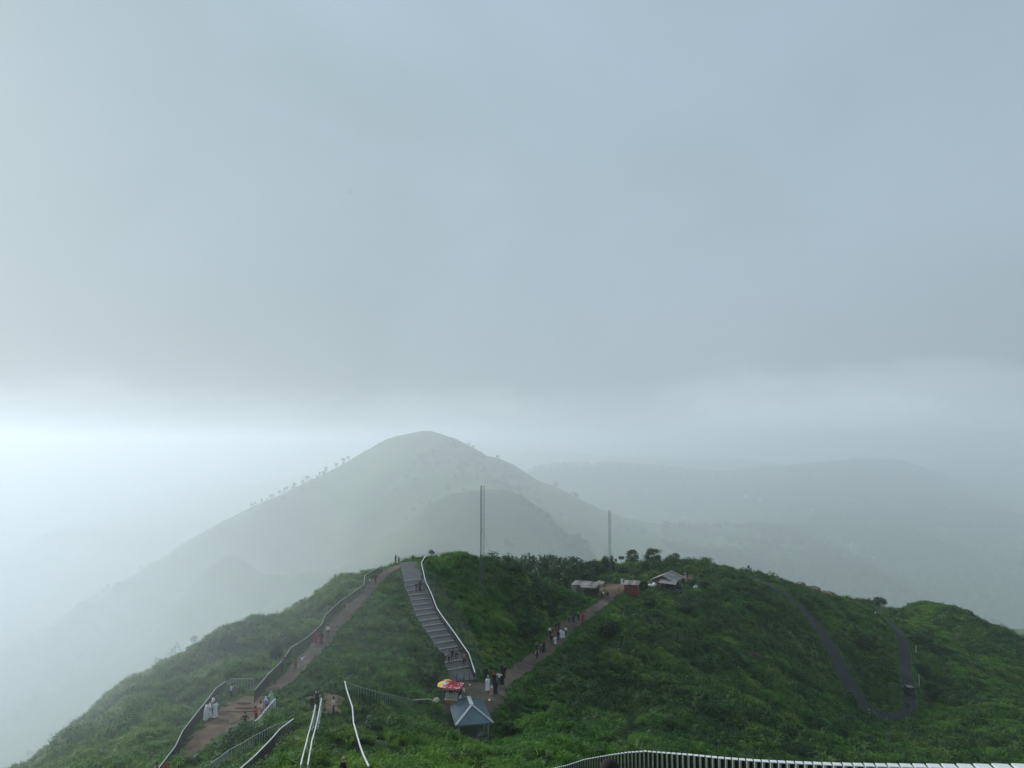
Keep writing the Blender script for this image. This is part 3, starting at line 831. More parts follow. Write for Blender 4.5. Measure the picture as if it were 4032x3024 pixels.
plant_top("tree", 2384, 204, 2198, 40, CROWNS[2], 35, "tall bushy tree standing just left of the thinner mast", "tree")
plant_top("shrub", 2410, 207, 2196, 24, CROWNS[3], 36, "slim shrub right behind the foot of the thinner mast", "shrub")
def bush_at(u, v, wpx, hpx, k, label, cat="bush", group=None):
    p = hit(u, v); s = p.y / FPX
    return plant("bush", p, wpx * s * 1.2, hpx * s / 0.80, BUSHES[k % 4], 50 + k, label, cat, group, sink=0.1)
bush_at(2068, 2528, 92, 82, 0, "largest dark thicket, left of the footpath below the knoll")
bush_at(2105, 2512, 50, 50, 1, "dark bush hugging the footpath side of the largest thicket")
bush_at(2400, 2530, 92, 88, 2, "big dark bush on the slope right of the footpath walkers")
bush_at(2452, 2268, 38, 38, 3, "single round dark bush on the open grass above the red shed")
bush_at(2540, 2250, 30, 40, 4, "upright bush on the open grass left of the house with people")
bush_at(2498, 2282, 40, 34, 5, "low bush beside the track just above the red shed")
bush_at(1088, 2612, 52, 66, 6, "dark bush rising behind the railing of the left path")
bush_at(2532, 2340, 46, 52, 7, "bush against the right wall of the red shed")
bush_at(2662, 2332, 60, 38, 8, "dark bush in front of the house's shaded porch")
bush_at(2774, 2326, 44, 42, 9, "dark bush on the slope right of the house yard")
bush_at(2720, 2305, 40, 24, 10, "low bush directly below the house's earth yard")
bush_at(2310, 2348, 34, 30, 11, "small bush in front of the tin-roofed hut's wall")
bush_at(2344, 2346, 30, 34, 12, "bush at the open corner post of the tin-roofed hut")
bush_at(3425, 2575, 80, 80, 13, "dark bush between the two legs of the hairpin road")
bush_at(3625, 2545, 84, 50, 14, "wide dark bush right of the road's upper leg")
bush_at(3672, 2768, 70, 74, 15, "dark bush right of the parked vehicle near the hairpin")
bush_at(2893, 2640, 22, 40, 16, "narrow upright dark bush alone on the open right slope")
bush_at(3640, 2660, 60, 50, 17, "dark bush right of the road above the parked vehicle")
bush_at(1700, 2700, 80, 60, 18, "dark bush on the mound beside the ramp, behind the kiosk")
bush_at(1735, 2640, 40, 70, 19, "dark bush squeezed against the left edge of the ramp's foot")
bush_at(2010, 2900, 60, 60, 20, "dark leafy bush right of the pavilion posts")
bush_at(1470, 2905, 70, 60, 21, "dark bush on the grass slope right of the long white handrail")
bush_at(2700, 2420, 70, 44, 22, "dark bush on the slope below the house")
bush_at(2560, 2400, 60, 44, 23, "dark bush on the slope below the red shed")
bush_at(1700, 2190, 26, 26, 24, "small bush beside the bench rocks on top of the knoll")
G3 = "small shrubs along the skyline of the left flank"
SKS = [(112,2975),(200,2925),(333,2838),(430,2772),(492,2715),(521,2692),(542,2674),(615,2628),(672,2586),(690,2574),(760,2535),(1020,2450),(1135,2425),(1198,2392),(1232,2380),(1292,2335),(1318,2318),(1375,2285)]
for i, (u, v) in enumerate(SKS):
    p = hit(u, v + 4); s = p.y / FPX
    w = (26 + (i * 7) % 17) * s; h = (24 + (i * 11) % 20) * s
    plant("shrub", p, w * 1.3, h / 0.8, (SPARSE + BUSHES)[i % 7], 80 + i, "small ragged shrub on the left slope's misty skyline, " + rank([g[0] for g in SKS], i) + " from the left", "shrub", G3, sink=0.05)
G4 = "trees on the outline of the misty mountain"
MTS = [(870,478,56,52),(812,474,40,30),(780,472,40,26),(690,466,30,22),(560,458,36,20),(470,450,60,34),(330,440,60,40),(285,436,50,30),(215,432,52,34),(120,428,60,36),(60,424,60,30),(1010,491,26,18),(1110,502,24,16),(1185,508,30,22),(1230,512,22,16),(1310,520,18,18),(2262,545,26,22),(2190,545,18,12),(1960,545,16,12)]
for i, (u, d, w, h) in enumerate(MTS):
    d *= FAR; p = at(u, d); s = d / FPX
    plant("tree", p + Vector((0, 0, -1)), w * s * 1.2, h * s / 0.8, (FLATS + CROWNS)[i % 7], 110 + i, "hazy tree on the misty mountain's outline, " + rank([g[0] for g in MTS], i) + " from the left", "tree", G4)
G5 = "dark trees along the edge of the mountain's nearer spur"
SPS = [(2060,336,30,22),(2090,334,30,26),(2125,332,30,24),(2150,330,34,30),(2175,327,30,24),(2200,324,34,30),(2222,321,36,34),(2250,318,44,44),(2275,315,56,60),(2300,311,56,56),(2325,307,40,40)]
for i, (u, d, w, h) in enumerate(SPS):
    d *= FAR; p = at(u, d); s = d / FPX
    plant("tree", p + Vector((0, 0, -1)), w * s * 1.3, h * s / 0.8, CROWNS[i % 4], 140 + i, "dark tree on the nearer mountain spur's right edge, " + rank([g[0] for g in SPS], i) + " from the top", "tree", G5)
# far woods: one mass
VALLEY = []
for k in range(3):
    r_ = random.Random(300 + k); V, F = [], []
    for _ in range(9):
        t = r_.uniform(0, 6.28); q = r_.uniform(0, .34); c = (q * math.cos(t), q * math.sin(t), r_.uniform(.3, .75))
        for _ in range(14):
            d = Vector((r_.gauss(0, 1), r_.gauss(0, 1), r_.gauss(.3, 1))).normalized()
            leaf_quad(V, F, Vector(c) + d * r_.uniform(.1, .2), d + Vector((r_.uniform(-.4, .4), r_.uniform(-.4, .4), .3)), .085 * r_.uniform(.7, 1.3), r_)
    VALLEY.append((V, F, 0))
n_ = 110000
dd = np.sqrt(RNG.uniform(2800 ** 2, 12000 ** 2, n_)); aa = np.radians(RNG.uniform(-41, 41, n_))
vx, vy = dd * np.sin(aa), dd * np.cos(aa); vz = H(vx, vy)
wood = vnoise(vx / 450, vy / 450, 61) + 0.5 * vnoise(vx / 150, vy / 150, 62)
uu = 2016 + FPX * np.tan(aa)
mount = (uu < 2600) & (dd < 6300) & (vz > -1000)
dens = np.where(mount, (wood > 0.55) * 0.15, np.where(uu > 2350, np.clip(0.55 + 0.7 * wood, 0.1, 1), np.clip(0.4 + 0.6 * wood, 0, 1)))
ok = (RNG.uniform(0, 1, n_) < dens * np.clip(7500 / dd, 0.4, 1.0)) & (dd < 11500) & (vz < -20)
vx, vy, vz, dd = vx[ok], vy[ok], vz[ok], dd[ok]
ok = in_view(vx, vy, vz, 8.0, 1.06)
vx, vy, vz, dd = vx[ok], vy[ok], vz[ok], dd[ok]
if len(vx) > 26000: vx, vy, vz, dd = vx[:26000], vy[:26000], vz[:26000], dd[:26000]
print("woods", len(vx))
sc_ = RNG.uniform(24, 54, len(vx)) * (1 + 0.35 * np.clip(dd / 6000 - 0.6, 0, 1))
scatter_object("forest", VALLEY, [M_TREE], np.stack([vx, vy, vz - 0.4], -1), np.stack([np.zeros(len(vx))] * 2 + [RNG.uniform(0, 6.28, len(vx))], -1), sc_, RNG.integers(0, 3, len(vx)), "far woods covering the valley sides in the haze")
# ------------------------------------------------------------------ ramp with its painted steps
M_WHITE = mat("white_paint", (0.72, 0.73, 0.72), 0.55, 0.08, 3.0)
M_RAIL = mat("worn_rail_paint", (0.40, 0.44, 0.41), 0.6, 0.25, 1.5)
M_PICKET = mat("dark_picket_paint_and_shade", (0.055, 0.045, 0.042), 0.7, 0.25, 5.0)
M_GREENRAIL = mat("green_white_paint", (0.30, 0.36, 0.32), 0.6, 0.15, 4.0)
M_STEEL = mat("galvanised_steel", (0.22, 0.24, 0.25), 0.5, 0.15, 8.0, metal=0.6)
M_WOOD = mat("weathered_wood", (0.15, 0.105, 0.07), 0.9, 0.3, 7.0)
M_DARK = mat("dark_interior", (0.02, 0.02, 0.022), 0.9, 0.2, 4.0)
M_ROCK = mat("brown_rock", (0.17, 0.125, 0.095), 0.95, 0.35, 1.2, bump=0.6)
ramp = empty("ramp", RAMP_C[-1]); tag(ramp, "grey stepped concrete ramp climbing the knoll with pale step edges", kind='structure')
O_ = Vector(ramp.location)
def up(p, dz): return Vector((p.x, p.y, hz(p.x, p.y) + dz))
ZR = [(hz(a.x, a.y) + hz(b.x, b.y)) / 2 for a, b in zip(RAMP_LP, RAMP_RP)]
for _ in range(4): ZR = [ZR[0]] + [(ZR[i - 1] + 2 * ZR[i] + ZR[i + 1]) / 4 for i in range(1, len(ZR) - 1)] + [ZR[-1]]
for i in range(len(RAMP_LP) - 1):
    fl, fr, nl, nr = RAMP_LP[i], RAMP_RP[i], RAMP_LP[i + 1], RAMP_RP[i + 1]
    last = i == len(RAMP_LP) - 2
    zf = ZR[i] + 0.14; zn = ZR[i + 1] + 0.14 + (0 if i < 2 or last else 0.06)
    def q(p, z): return Vector((p.x, p.y, z)) - O_
    b = MB()
    top = [q(fl, zf), q(fr, zf), q(nr, zn), q(nl, zn)]; bot = [p - Vector((0, 0, 0.45)) for p in top]
    b.face(top[::-1]); b.face(bot)
    for k in range(4):
        j = (k + 1) % 4; b.face([top[k], top[j], bot[j], bot[k]])
    st = b.build("step", M_CONC, ramp)
    if i >= 1 and not last:
        c = MB(); e = Vector((0, -0.025, 0.012))
        c.bar(q(nl, zn) + e, q(nr, zn) + e, 0.10, 0.075)
        c.build("step_edge", M_PALE, st)
# concrete kerb along the right of the ramp
for side, nm in ((RAMP_RP, "kerb"),):
    for a_, b_ in zip(side[2:-1], side[3:]):
        k = MB(); off = Vector((0.22, 0, 0))
        k.bar(up(a_, 0.18) + off - O_, up(b_, 0.18) + off - O_, 0.22, 0.32); k.build(nm, M_CONC, ramp)

# ------------------------------------------------------------------ fences
def rail_base(u, v, h):
    """ground point under a rail seen at a pixel, for a rail h metres up"""
    d = 80.0
    for _ in range(6):
        p = hit(u, v + h * FPX / d); d = p.y
    return p
def dens_pts(pts, step):
    out = []
    for a, b in zip(pts[:-1], pts[1:]):
        n = max(1, int(round((b - a).length / step))); out += [a.lerp(b, i / n) for i in range(n)]
    return out + [pts[-1]]
def fence(name, base, h, label, m_rail, m_in, rail=0.07, post_step=2.4, picket=0.13, low=True, group=None, cat="fence", plinth=False, pw=0.03):
    base = [Vector((p.x, p.y, hz(p.x, p.y))) for p in base]
    o = empty(name, base[0]); B = base[0]
    tag(o, label, cat, group)
    line = dens_pts(base, post_step)
    line = [Vector((p.x, p.y, hz(p.x, p.y))) for p in line]
    for _ in range(8):
        zz = [p.z for p in line]
        for i in range(1, len(line) - 1): line[i].z = (zz[i - 1] + 2 * zz[i] + zz[i + 1]) / 4
    for a, b in zip(line[:-1], line[1:]):
        r = MB(); r.bar(a - B + Vector((0, 0, h)), b - B + Vector((0, 0, h)), rail, rail * 0.8); r.build("top_rail", m_rail, o)
        if low:
            r = MB(); r.bar(a - B + Vector((0, 0, h * 0.18)), b - B + Vector((0, 0, h * 0.18)), rail * 0.5); r.build("bottom_rail", m_in, o)
        if plinth:
            r = MB(); r.bar(a - B + Vector((0, 0, 0.1)), b - B + Vector((0, 0, 0.1)), 0.2, 0.36); r.build("plinth", M_CONC, o)
    for p in line:
        r = MB(); r.bar(p - B + Vector((0, 0, -0.3)), p - B + Vector((0, 0, h - rail * 0.41)), rail * 0.8); r.build("post", m_in, o)
    if picket:
        r = MB()
        for a, b in zip(line[:-1], line[1:]):
            n = max(1, int((b - a).length / picket))
            for i in range(1, n):
                p = a.lerp(b, i / n) - B
                r.bar(p + Vector((0, 0, 0.06)), p + Vector((0, 0, h - rail * 0.41)), pw)
        pk = r.build("picket_infill", m_in, o); pk["kind"] = "stuff"
    return o
HF = 1.35
F_A = [rail_base(u, v, HF) for u, v in [(600,3050),(623,3023),(687,2949),(717,2882),(787,2793),(847,2727),(890,2684)]]
fence("fence", F_A, HF, "dark picket fence with pale top rail along the earth yard's left edge", M_RAIL, M_PICKET)
F_B = [rail_base(u, v, 1.45) for u, v in [(905,2676),(997,2676)]]
fence("fence", F_B, 1.45, "short greenish picket fence closing the far side of the earth yard", M_GREENRAIL, M_GREENRAIL, picket=0.3, pw=0.05, post_step=1.5)
F_C = [rail_base(u, v, HF) for u, v in [(1001,2721),(1060,2654),(1098,2611),(1122,2583),(1144,2549),(1208,2515),(1265,2464),(1280,2427),(1340,2368),(1432,2304)]]
fence("fence", F_C, HF, "long dark picket fence with pale rail climbing beside the left path", M_RAIL, M_PICKET, rail=0.055)
F_C2 = [rail_base(u, v, HF) for u, v in [(1432,2304),(1436,2270),(1476,2240),(1503,2226)]]
fence("fence", F_C2, HF, "bent upper end of the pale-railed fence at the top of the left path", M_RAIL, M_PICKET)
F_T = [at(u, d) for u, d in [(1500,128.5),(1560,131.5),(1620,134.5),(1668,135)]]
fence("fence", F_T, 1.35, "pale double-railed fence across the top of the ramp", M_RAIL, M_STEEL, picket=0.35, pw=0.025)
F_G = [at(u, d) for u, d in [(1380,121.5),(1430,125),(1476,128),(1500,129.5)]]
fence("fence", F_G, 1.25, "thin dark fence running down the skyline left of the ramp top", M_STEEL, M_PICKET, picket=0.3)
F_K = [at(u, d) for u, d in [(1668,135.5),(1720,137.5),(1760,138),(1800,137.5)]]
fence("fence", F_K, 1.2, "low dark railing on the crest of the knoll behind the seated pair", M_STEEL, M_PICKET, picket=0)
RR = [(1676,2190),(1660,2208),(1661,2223),(1674,2283),(1700,2346),(1719,2389),(1741,2423),(1793,2499),(1846,2581),(1870,2650)]
F_R = [rail_base(u, v, 1.25) for u, v in RR]
fence("fence", F_R, 1.25, "bright white handrail curving down the right side of the ramp", M_WHITE, M_PICKET, rail=0.11, picket=0.16, plinth=False)
# two fences running side by side at the bottom
F_P1 = [rail_base(u, v, 1.5) for u, v in [(800,3026),(900,2970),(1000,2915),(1080,2868),(1140,2842)]]
fence("fence", F_P1, 1.5, "outer greenish picket fence slanting across the bottom, with beaded top", M_GREENRAIL, M_GREENRAIL, picket=0.28, pw=0.045, rail=0.05)
F_P2 = [rail_base(u, v, 1.65) for u, v in [(905,3045),(935,3022),(1000,2964),(1100,2875),(1154,2835)]]
fence("fence", F_P2, 1.65, "inner dark fence with white top rail slanting across the bottom", M_WHITE, M_PICKET, picket=0.2)
# handrails of the stairs
F_S1 = [rail_base(u, v, 1.35) for u, v in [(1182,3018),(1209,2917),(1221,2870),(1241,2779)]]
F_S2 = [rail_base(u, v, 1.35) for u, v in [(1210,3018),(1226,2942)]] + [rail_base(u, v, 1.35) for u, v in [(1244,2862),(1264,2753)]]
fence("handrail", F_S1, 1.35, "left white handrail of the narrow stairs with a couple at its head", M_WHITE, M_WHITE, rail=0.08, picket=0, low=True, cat="handrail")
fence("handrail", F_S2, 1.35, "right white handrail of the narrow stairs with a couple at its head", M_WHITE, M_WHITE, rail=0.08, picket=0, low=True, cat="handrail")
F_L = [rail_base(u, v, 1.5) for u, v in [(1357,2686),(1362,2702),(1386,2812),(1391,2840),(1398,2870),(1410,2938),(1432,2976),(1450,3024)]]
fence("handrail", F_L, 1.5, "long single white handrail running downhill beside the dark gully", M_WHITE, M_PICKET, rail=0.10, picket=0, low=False, cat="handrail")
F_M = [rail_base(u, v, 1.5) for u, v in [(1360,2688),(1420,2708),(1500,2730),(1560,2745),(1625,2758)]]
fence("fence", F_M, 1.5, "greenish picket fence crossing the grass from the long handrail to the kiosk", M_GREENRAIL, M_GREENRAIL, rail=0.05, picket=0.28, pw=0.04)
F_N = [rail_base(u, v, 1.4) for u, v in [(1627,2759),(1660,2757),(1686,2745),(1722,2766)]]
fence("fence", F_N, 1.4, "kinked pale-railed end of the fence left of the kiosk", M_WHITE, M_PICKET, rail=0.06, picket=0.3)
# slatted bench rail in the yard
F_Y = [rail_base(u, v, 1.05) for u, v in [(1083,2753),(1050,2789),(1018,2825),(996,2848)]]
fence("yard_rail", F_Y, 1.05, "white slatted rail people lean on at the yard's right edge", M_WHITE, M_WHITE, rail=0.09, picket=0.5, pw=0.05, cat="railing")

# ------------------------------------------------------------------ near fence below the camera: each picket by itself
def near_fence():
    cols = []
    u = 4120.0; k = 0
    top_px = [(2160,3034),(2180,3024),(2230,3013),(2300,2990),(2400,2972),(2470,2962),(2540,2957),(2600,2962),(2720,2971),(2850,2984),(3000,2995),(3120,3001),(3300,3008),(3500,3012),(3700,3015),(3900,3017),(4130,3019)]
    pit_px = [(2160,7.4),(2300,9.0),(2400,11.5),(2540,16.5),(2720,22.5),(2880,27),(3000,31),(3200,36),(3400,43),(3600,52),(3800,64),(4130,90)]
    def ip(t, x):
        for (a, b), (c, d) in zip(t[:-1], t[1:]):
            if x <= c: return b + (d - b) * (x - a) / (c - a)
        return t[-1][1]
    gap = 0.105
    o = None
    while u > 2165:
        cols.append(u); u -= ip(pit_px, u)
    W, DP = 0.060, 0.040
    body = MB()
    body.box((0, DP / 2, -0.52), (W, 0.004, 1.02)); body.box((-W / 2 + 0.011, 0, -0.52), (0.022, DP - 0.008, 1.02), mi=1); body.box((W / 2 - 0.003, 0, -0.52), (0.006, DP - 0.008, 1.02))
    bm_ = body.mesh("picket", [M_PICKET, MATS["lit_picket_side"]])  # dark web colours in the channel's shade, pale left flange its lit strip
    cp = MB(); cp.box((0, 0, -0.003), (W + 0.004, DP + 0.012, 0.007), 0.0); cm_ = cp.mesh("cap", M_WHITE)
    pts = []
    for u in cols:
        # pitch in the picture gives the distance: the pickets stand 0.105 m apart and the fence runs aslant
        pit = ip(pit_px, u); d = gap * 0.8 * FPX / pit
        pts.append(Vector(P(u, ip(top_px, u), d)))
    o = empty("picket_fence", pts[0]); B = pts[0]
    tag(o, "near fence of pale-capped steel pickets running along the bottom edge", "fence")
    for i, p in enumerate(pts):
        q = pts[min(i + 1, len(pts) - 1)] - pts[max(i - 1, 0)]
        a = math.atan2(q.y, q.x) + math.pi
        s = (pts[min(i + 1, len(pts) - 1)] - pts[max(i - 1, 0)]).length / (1 if i in (0, len(pts) - 1) else 2) / gap
        pk = link("picket", bm_, o, p - B); pk.rotation_euler = (0, 0, -0.12)
        link("cap", cm_, pk)
    for z in (-0.62, -0.9):
        r = MB()
        for a, b in zip(pts[:-1], pts[1:]): r.bar(a - B + Vector((0, 0.06, z)), b - B + Vector((0, 0.06, z)), 0.035)
        r.build("rail", M_DARK, o)  # near-black colour carries the shade between the pickets onto the rails
mat("lit_picket_side", (0.30, 0.31, 0.29), 0.6, 0.2, 9.0)
near_fence()

# ------------------------------------------------------------------ lattice masts
M_MAST = mat("mast_paint", (0.075, 0.085, 0.09), 0.6, 0.15, 3.0)
def mast(u, d, vtop, w, label, side):
    p = at(u, d); h = ray(u, vtop)[1] * d - p.z
    o = empty("lattice_mast", p, math.radians(18)); tag(o, label, "mast")
    R = w / 1.732
    cs = [Vector((R * math.cos(a), R * math.sin(a), 0)) for a in (math.radians(-90 - 60), math.radians(-90 + 60), math.radians(90))]
    for c in cs:
        b = MB(); b.tube([c + Vector((0, 0, -0.4)), c + Vector((0, 0, h))], 0.034, 6); b.build("leg", M_MAST, o)
    n = int(h / (w * 1.25)); dz = (h - 0.1) / n
    for k in range(3):
        a, c = cs[k], cs[(k + 1) % 3]
        b = MB()
        for i in range(n):
            z0, z1 = i * dz, (i + 1) * dz
            p0, p1 = (a, c) if i % 2 == 0 else (c, a)
            b.bar(p0 + Vector((0, 0, z0)), p1 + Vector((0, 0, z1)), 0.018)
            b.bar(a + Vector((0, 0, z1)), c + Vector((0, 0, z1)), 0.016)
        b.build("lattice_bracing", M_MAST, o)
    for a in (math.radians(205), math.radians(-35), math.radians(80)):
        b = MB(); e = Vector((math.cos(a) * h * 0.33, math.sin(a) * h * 0.33, 0))
        wpt = o.matrix_basis @ e
        e.z = hz(wpt.x, wpt.y) - p.z
        b.tube([Vector((0, 0, h * 0.62)), e], 0.012, 4); b.build("guy_wire", M_STEEL, o)
    return o
mast(1897, 124, 1912, 0.62, "taller lattice steel mast standing on the grassy knoll beside the ramp", 1)
mast(2402, 196, 2010, 0.55, "thinner lattice steel mast behind the hut and the plaza", 1)

# ------------------------------------------------------------------ pavilion
M_ROOF = mat("blue_sheet_roof", (0.105, 0.165, 0.195), 0.45, 0.12, 0.9)
M_RIDGE = mat("pale_ridge_cap", (0.36, 0.38, 0.38), 0.5, 0.12, 2.0)
def pavilion():
    c = Vector((-4.75, 86.0, 0)); ze = -30.5; zg = hz(c.x, c.y)
    o = empty("pavilion", (c.x, c.y, zg), math.radians(11)); tag(o, "open pavilion with a blue-grey hipped sheet roof and pale ridge caps", "pavilion")
    E = ze - zg; A, Bd, RL, RZ = 2.05, 3.6, 1.4, 1.25
    cor = [Vector((-A, -Bd, E)), Vector((A, -Bd, E)), Vector((A, Bd, E)), Vector((-A, Bd, E))]
    r0, r1 = Vector((0, -RL, E + RZ)), Vector((0, RL, E + RZ))
    def slope(p0, p1, t1, t0, rib):
        """one roof slope of ribbed sheet: eave p0-p1, top t0-t1"""
        n = max(2, int((p1 - p0).length / rib)); b = MB()
        nor = (p1 - p0).cross(t0 - p0).normalized()
        if nor.z < 0: nor = -nor
        for i in range(n):
            for q, (f0, f1, h0, h1) in enumerate(((0, .55, 0, 0), (.55, .7, 0, 1), (.7, .85, 1, 1), (.85, 1, 1, 0))):
                a, e = (i + f0) / n, (i + f1) / n
                b.face([p0.lerp(p1, a) + nor * 0.035 * h0, p0.lerp(p1, e) + nor * 0.035 * h1, t0.lerp(t1, e) + nor * 0.035 * h1, t0.lerp(t1, a) + nor * 0.035 * h0])
        b.face([p - nor * 0.03 for p in ([p0, p1, t1, t0] if (t1 - t0).length > 0.01 else [p0, p1, t0])][::-1])
        return b
    rf = slope(cor[3], cor[0], r0, r1, 0.24).build("roof_slope", M_ROOF, o); rf["label"] = "left ribbed roof slope"
    slope(cor[1], cor[2], r1, r0, 0.24).build("roof_slope", M_ROOF, o)
    slope(cor[0], cor[1], r0, r0, 0.5).build("roof_slope", M_ROOF, o)
    slope(cor[2], cor[3], r1, r1, 0.24).build("roof_slope", M_ROOF, o)
    dz = Vector((0, 0, 0.05))
    b = MB(); b.bar(r0 + dz, r1 + dz, 0.42, 0.06); b.build("ridge_cap", M_RIDGE, o)
    for p, r in ((cor[0], r0), (cor[1], r0), (cor[2], r1), (cor[3], r1)):
        b = MB(); b.bar(p + dz, r + dz * 1.3, 0.30, 0.05); b.build("hip_cap", M_RIDGE, o)
    for p0, p1 in zip(cor, cor[1:] + cor[:1]):
        b = MB(); b.bar(p0 - dz * 1.6, p1 - dz * 1.6, 0.04, 0.12); b.build("eave_board", M_RIDGE if p0 is cor[2] or p0 is cor[3] else M_ROOF, o)
    for x in (-1.6, 1.6):
        for y in (-2.9, 0, 2.9):
            b = MB(); zz = hz(*(o.matrix_basis @ Vector((x, y, 0))).to_2d()) - zg
            b.box((x, y, (E + 0.2 + zz - 0.3) / 2), (0.13, 0.13, E + 0.2 - zz + 0.3)); b.build("post", M_RIDGE, o)
    b = MB(); b.box((0, 0, 0.02), (3.7, 6.6, 0.22)); b.build("floor_slab", M_CONC, o)
    b = MB(); b.box((0, 2.6, 0.45), (2.6, 0.4, 0.08)); b.box((-1.1, 2.6, 0.27), (0.1, 0.34, 0.3)); b.box((1.1, 2.6, 0.27), (0.1, 0.34, 0.3)); b.build("bench", M_WOOD, o)
pavilion()

# ------------------------------------------------------------------ kiosk with the red canopy
M_RED = mat("red_canvas", (0.50, 0.035, 0.05), 0.7, 0.12, 2.0)
M_REDWHITE = mat("white_print", (0.62, 0.58, 0.57), 0.7, 0.12, 6.0)
M_YELLOW = mat("yellow_canvas", (0.75, 0.55, 0.05), 0.7, 0.1, 3.0)
M_ORANGE = mat("orange_panel", (0.36, 0.15, 0.035), 0.7, 0.2, 3.0)
M_CREAM = mat("cream_panel", (0.55, 0.49, 0.36), 0.7, 0.12, 4.0)
M_GLASSY = mat("counter_sheet", (0.38, 0.42, 0.40), 0.25, 0.1, 3.0)
def kiosk():
    p = hit(1782, 2772)
    o = empty("kiosk", p, math.radians(-12)); tag(o, "small snack kiosk under a red canopy with white print", "kiosk")
    w, dp, E, R = 1.10, 1.08, 2.12, 0.66
    cor = [Vector((-w, -dp, E)), Vector((w, -dp, E)), Vector((w, dp, E)), Vector((-w, dp, E))]; pk = Vector((0, 0, E + R))
    for i in range(4):
        a, b_ = cor[i], cor[(i + 1) % 4]
        b = MB(); n = 6
        for k in range(n):
            for j in range(n):
                t0, t1 = k / n, (k + 1) / n; s0, s1 = j / n, (j + 1) / n
                def pt(t, s):
                    q = a.lerp(b_, s).lerp(pk, t); q.z -= 0.16 * math.sin(math.pi * t) ; return q
                b.face([pt(t0, s0), pt(t0, s1), pt(t1, s1), pt(t1, s0)])
        cn = b.build("canopy_panel", M_RED, o, smooth=True)
        v = MB(); n = 8
        for k in range(n):
            p0, p1 = a.lerp(b_, k / n), a.lerp(b_, (k + 1) / n)
            v.face([p0, p1, p1 - Vector((0, 0, 0.2)), p0.lerp(p1, 0.5) - Vector((0, 0, 0.25)), p0 - Vector((0, 0, 0.2))])
        v.build("valance", M_RED, o)
        # white print: a pale cup shape in the middle of each panel, pale sweeps into its corners, dashes on the valance
        nor = (b_ - a).cross(pk - a).normalized()
        if nor.z < 0: nor = -nor
        def on(t, s, l=0.03):
            q = a.lerp(b_, s).lerp(pk, t); q.z -= 0.16 * math.sin(math.pi * t); return q + nor * l
        pr = MB()
        for pts in ([(0.03, .02), (0.03, .26), (.10, .22), (.20, .10), (.16, .03)], [(0.03, .98), (0.16, .97), (.20, .90), (.10, .78), (0.03, .74)],
                    [(0.04, .43), (0.04, .57), (.14, .56), (.17, .5), (.14, .44)], [(.36, .42), (.36, .58), (.46, .6), (.46, .4)], [(.22, .12), (.26, .3), (.30, .26), (.27, .1)], [(.24, .70), (.22, .88), (.28, .9), (.30, .74)]):
            pr.face([on(t, s) for t, s in pts])
        out = Vector((nor.x, nor.y, 0)).normalized() * 0.012
        for s in (.12, .28, .40, .55, .66, .82):
            q0, q1 = a.lerp(b_, s) + out, a.lerp(b_, s + .07) + out
            pr.face([q0 - Vector((0, 0, .06)), q1 - Vector((0, 0, .06)), q1 - Vector((0, 0, .15)), q0 - Vector((0, 0, .15))])
        pr.build("print", M_REDWHITE, cn)
    for x in (-0.92, 0.92):
        for y in (-0.9, 0.9):
            b = MB(); b.bar((x, y, -0.2), (x, y, E), 0.06); b.build("post", M_STEEL, o)
    b = MB(); b.box((0, -0.45, 0.38), (1.5, 0.75, 0.62)); b.build("lower_cabinet", M_ORANGE, o)
    b = MB(); b.box((0, -0.45, 0.72), (1.58, 0.82, 0.05)); b.build("counter_top", M_CREAM, o)
    b = MB(); b.box((0, -0.40, 1.02), (1.36, 0.5, 0.54)); b.build("display_case", M_GLASSY, o)
    b = MB(); b.box((0, -0.40, 1.31), (1.44, 0.56, 0.035)); b.build("case_lid", M_CREAM, o)
    b = MB(); b.box((0, -0.45, 0.03), (1.6, 0.85, 0.07)); b.build("skirting", M_DARK, o)
    b = MB(); b.face([(0.9, -0.6, 0.0), (1.25, 0.1, 0.0), (1.05, 0.0, 1.2), (0.92, -0.5, 1.1)]); b.face([(0.92, -0.5, 1.08), (1.05, 0.0, 1.18), (1.22, 0.12, 0.0), (0.87, -0.58, 0.0)]); b.build("side_sheet", M_CREAM, o)
    b = MB(); b.box((0.1, 0.75, 0.9), (1.6, 0.05, 1.8)); b.build("back_panel", M_DARK, o)
    for i, (x, mt) in enumerate(((-0.45, M_WHITE), (-0.1, M_RED), (0.25, M_YELLOW), (0.5, M_WHITE))):
        b = MB(); b.lathe([(0.05, 0), (0.055, 0.14), (0.02, 0.2), (0.02, 0.24)], 8, (x, -0.4, 1.33)); b.build("jar", mt, o)
kiosk()
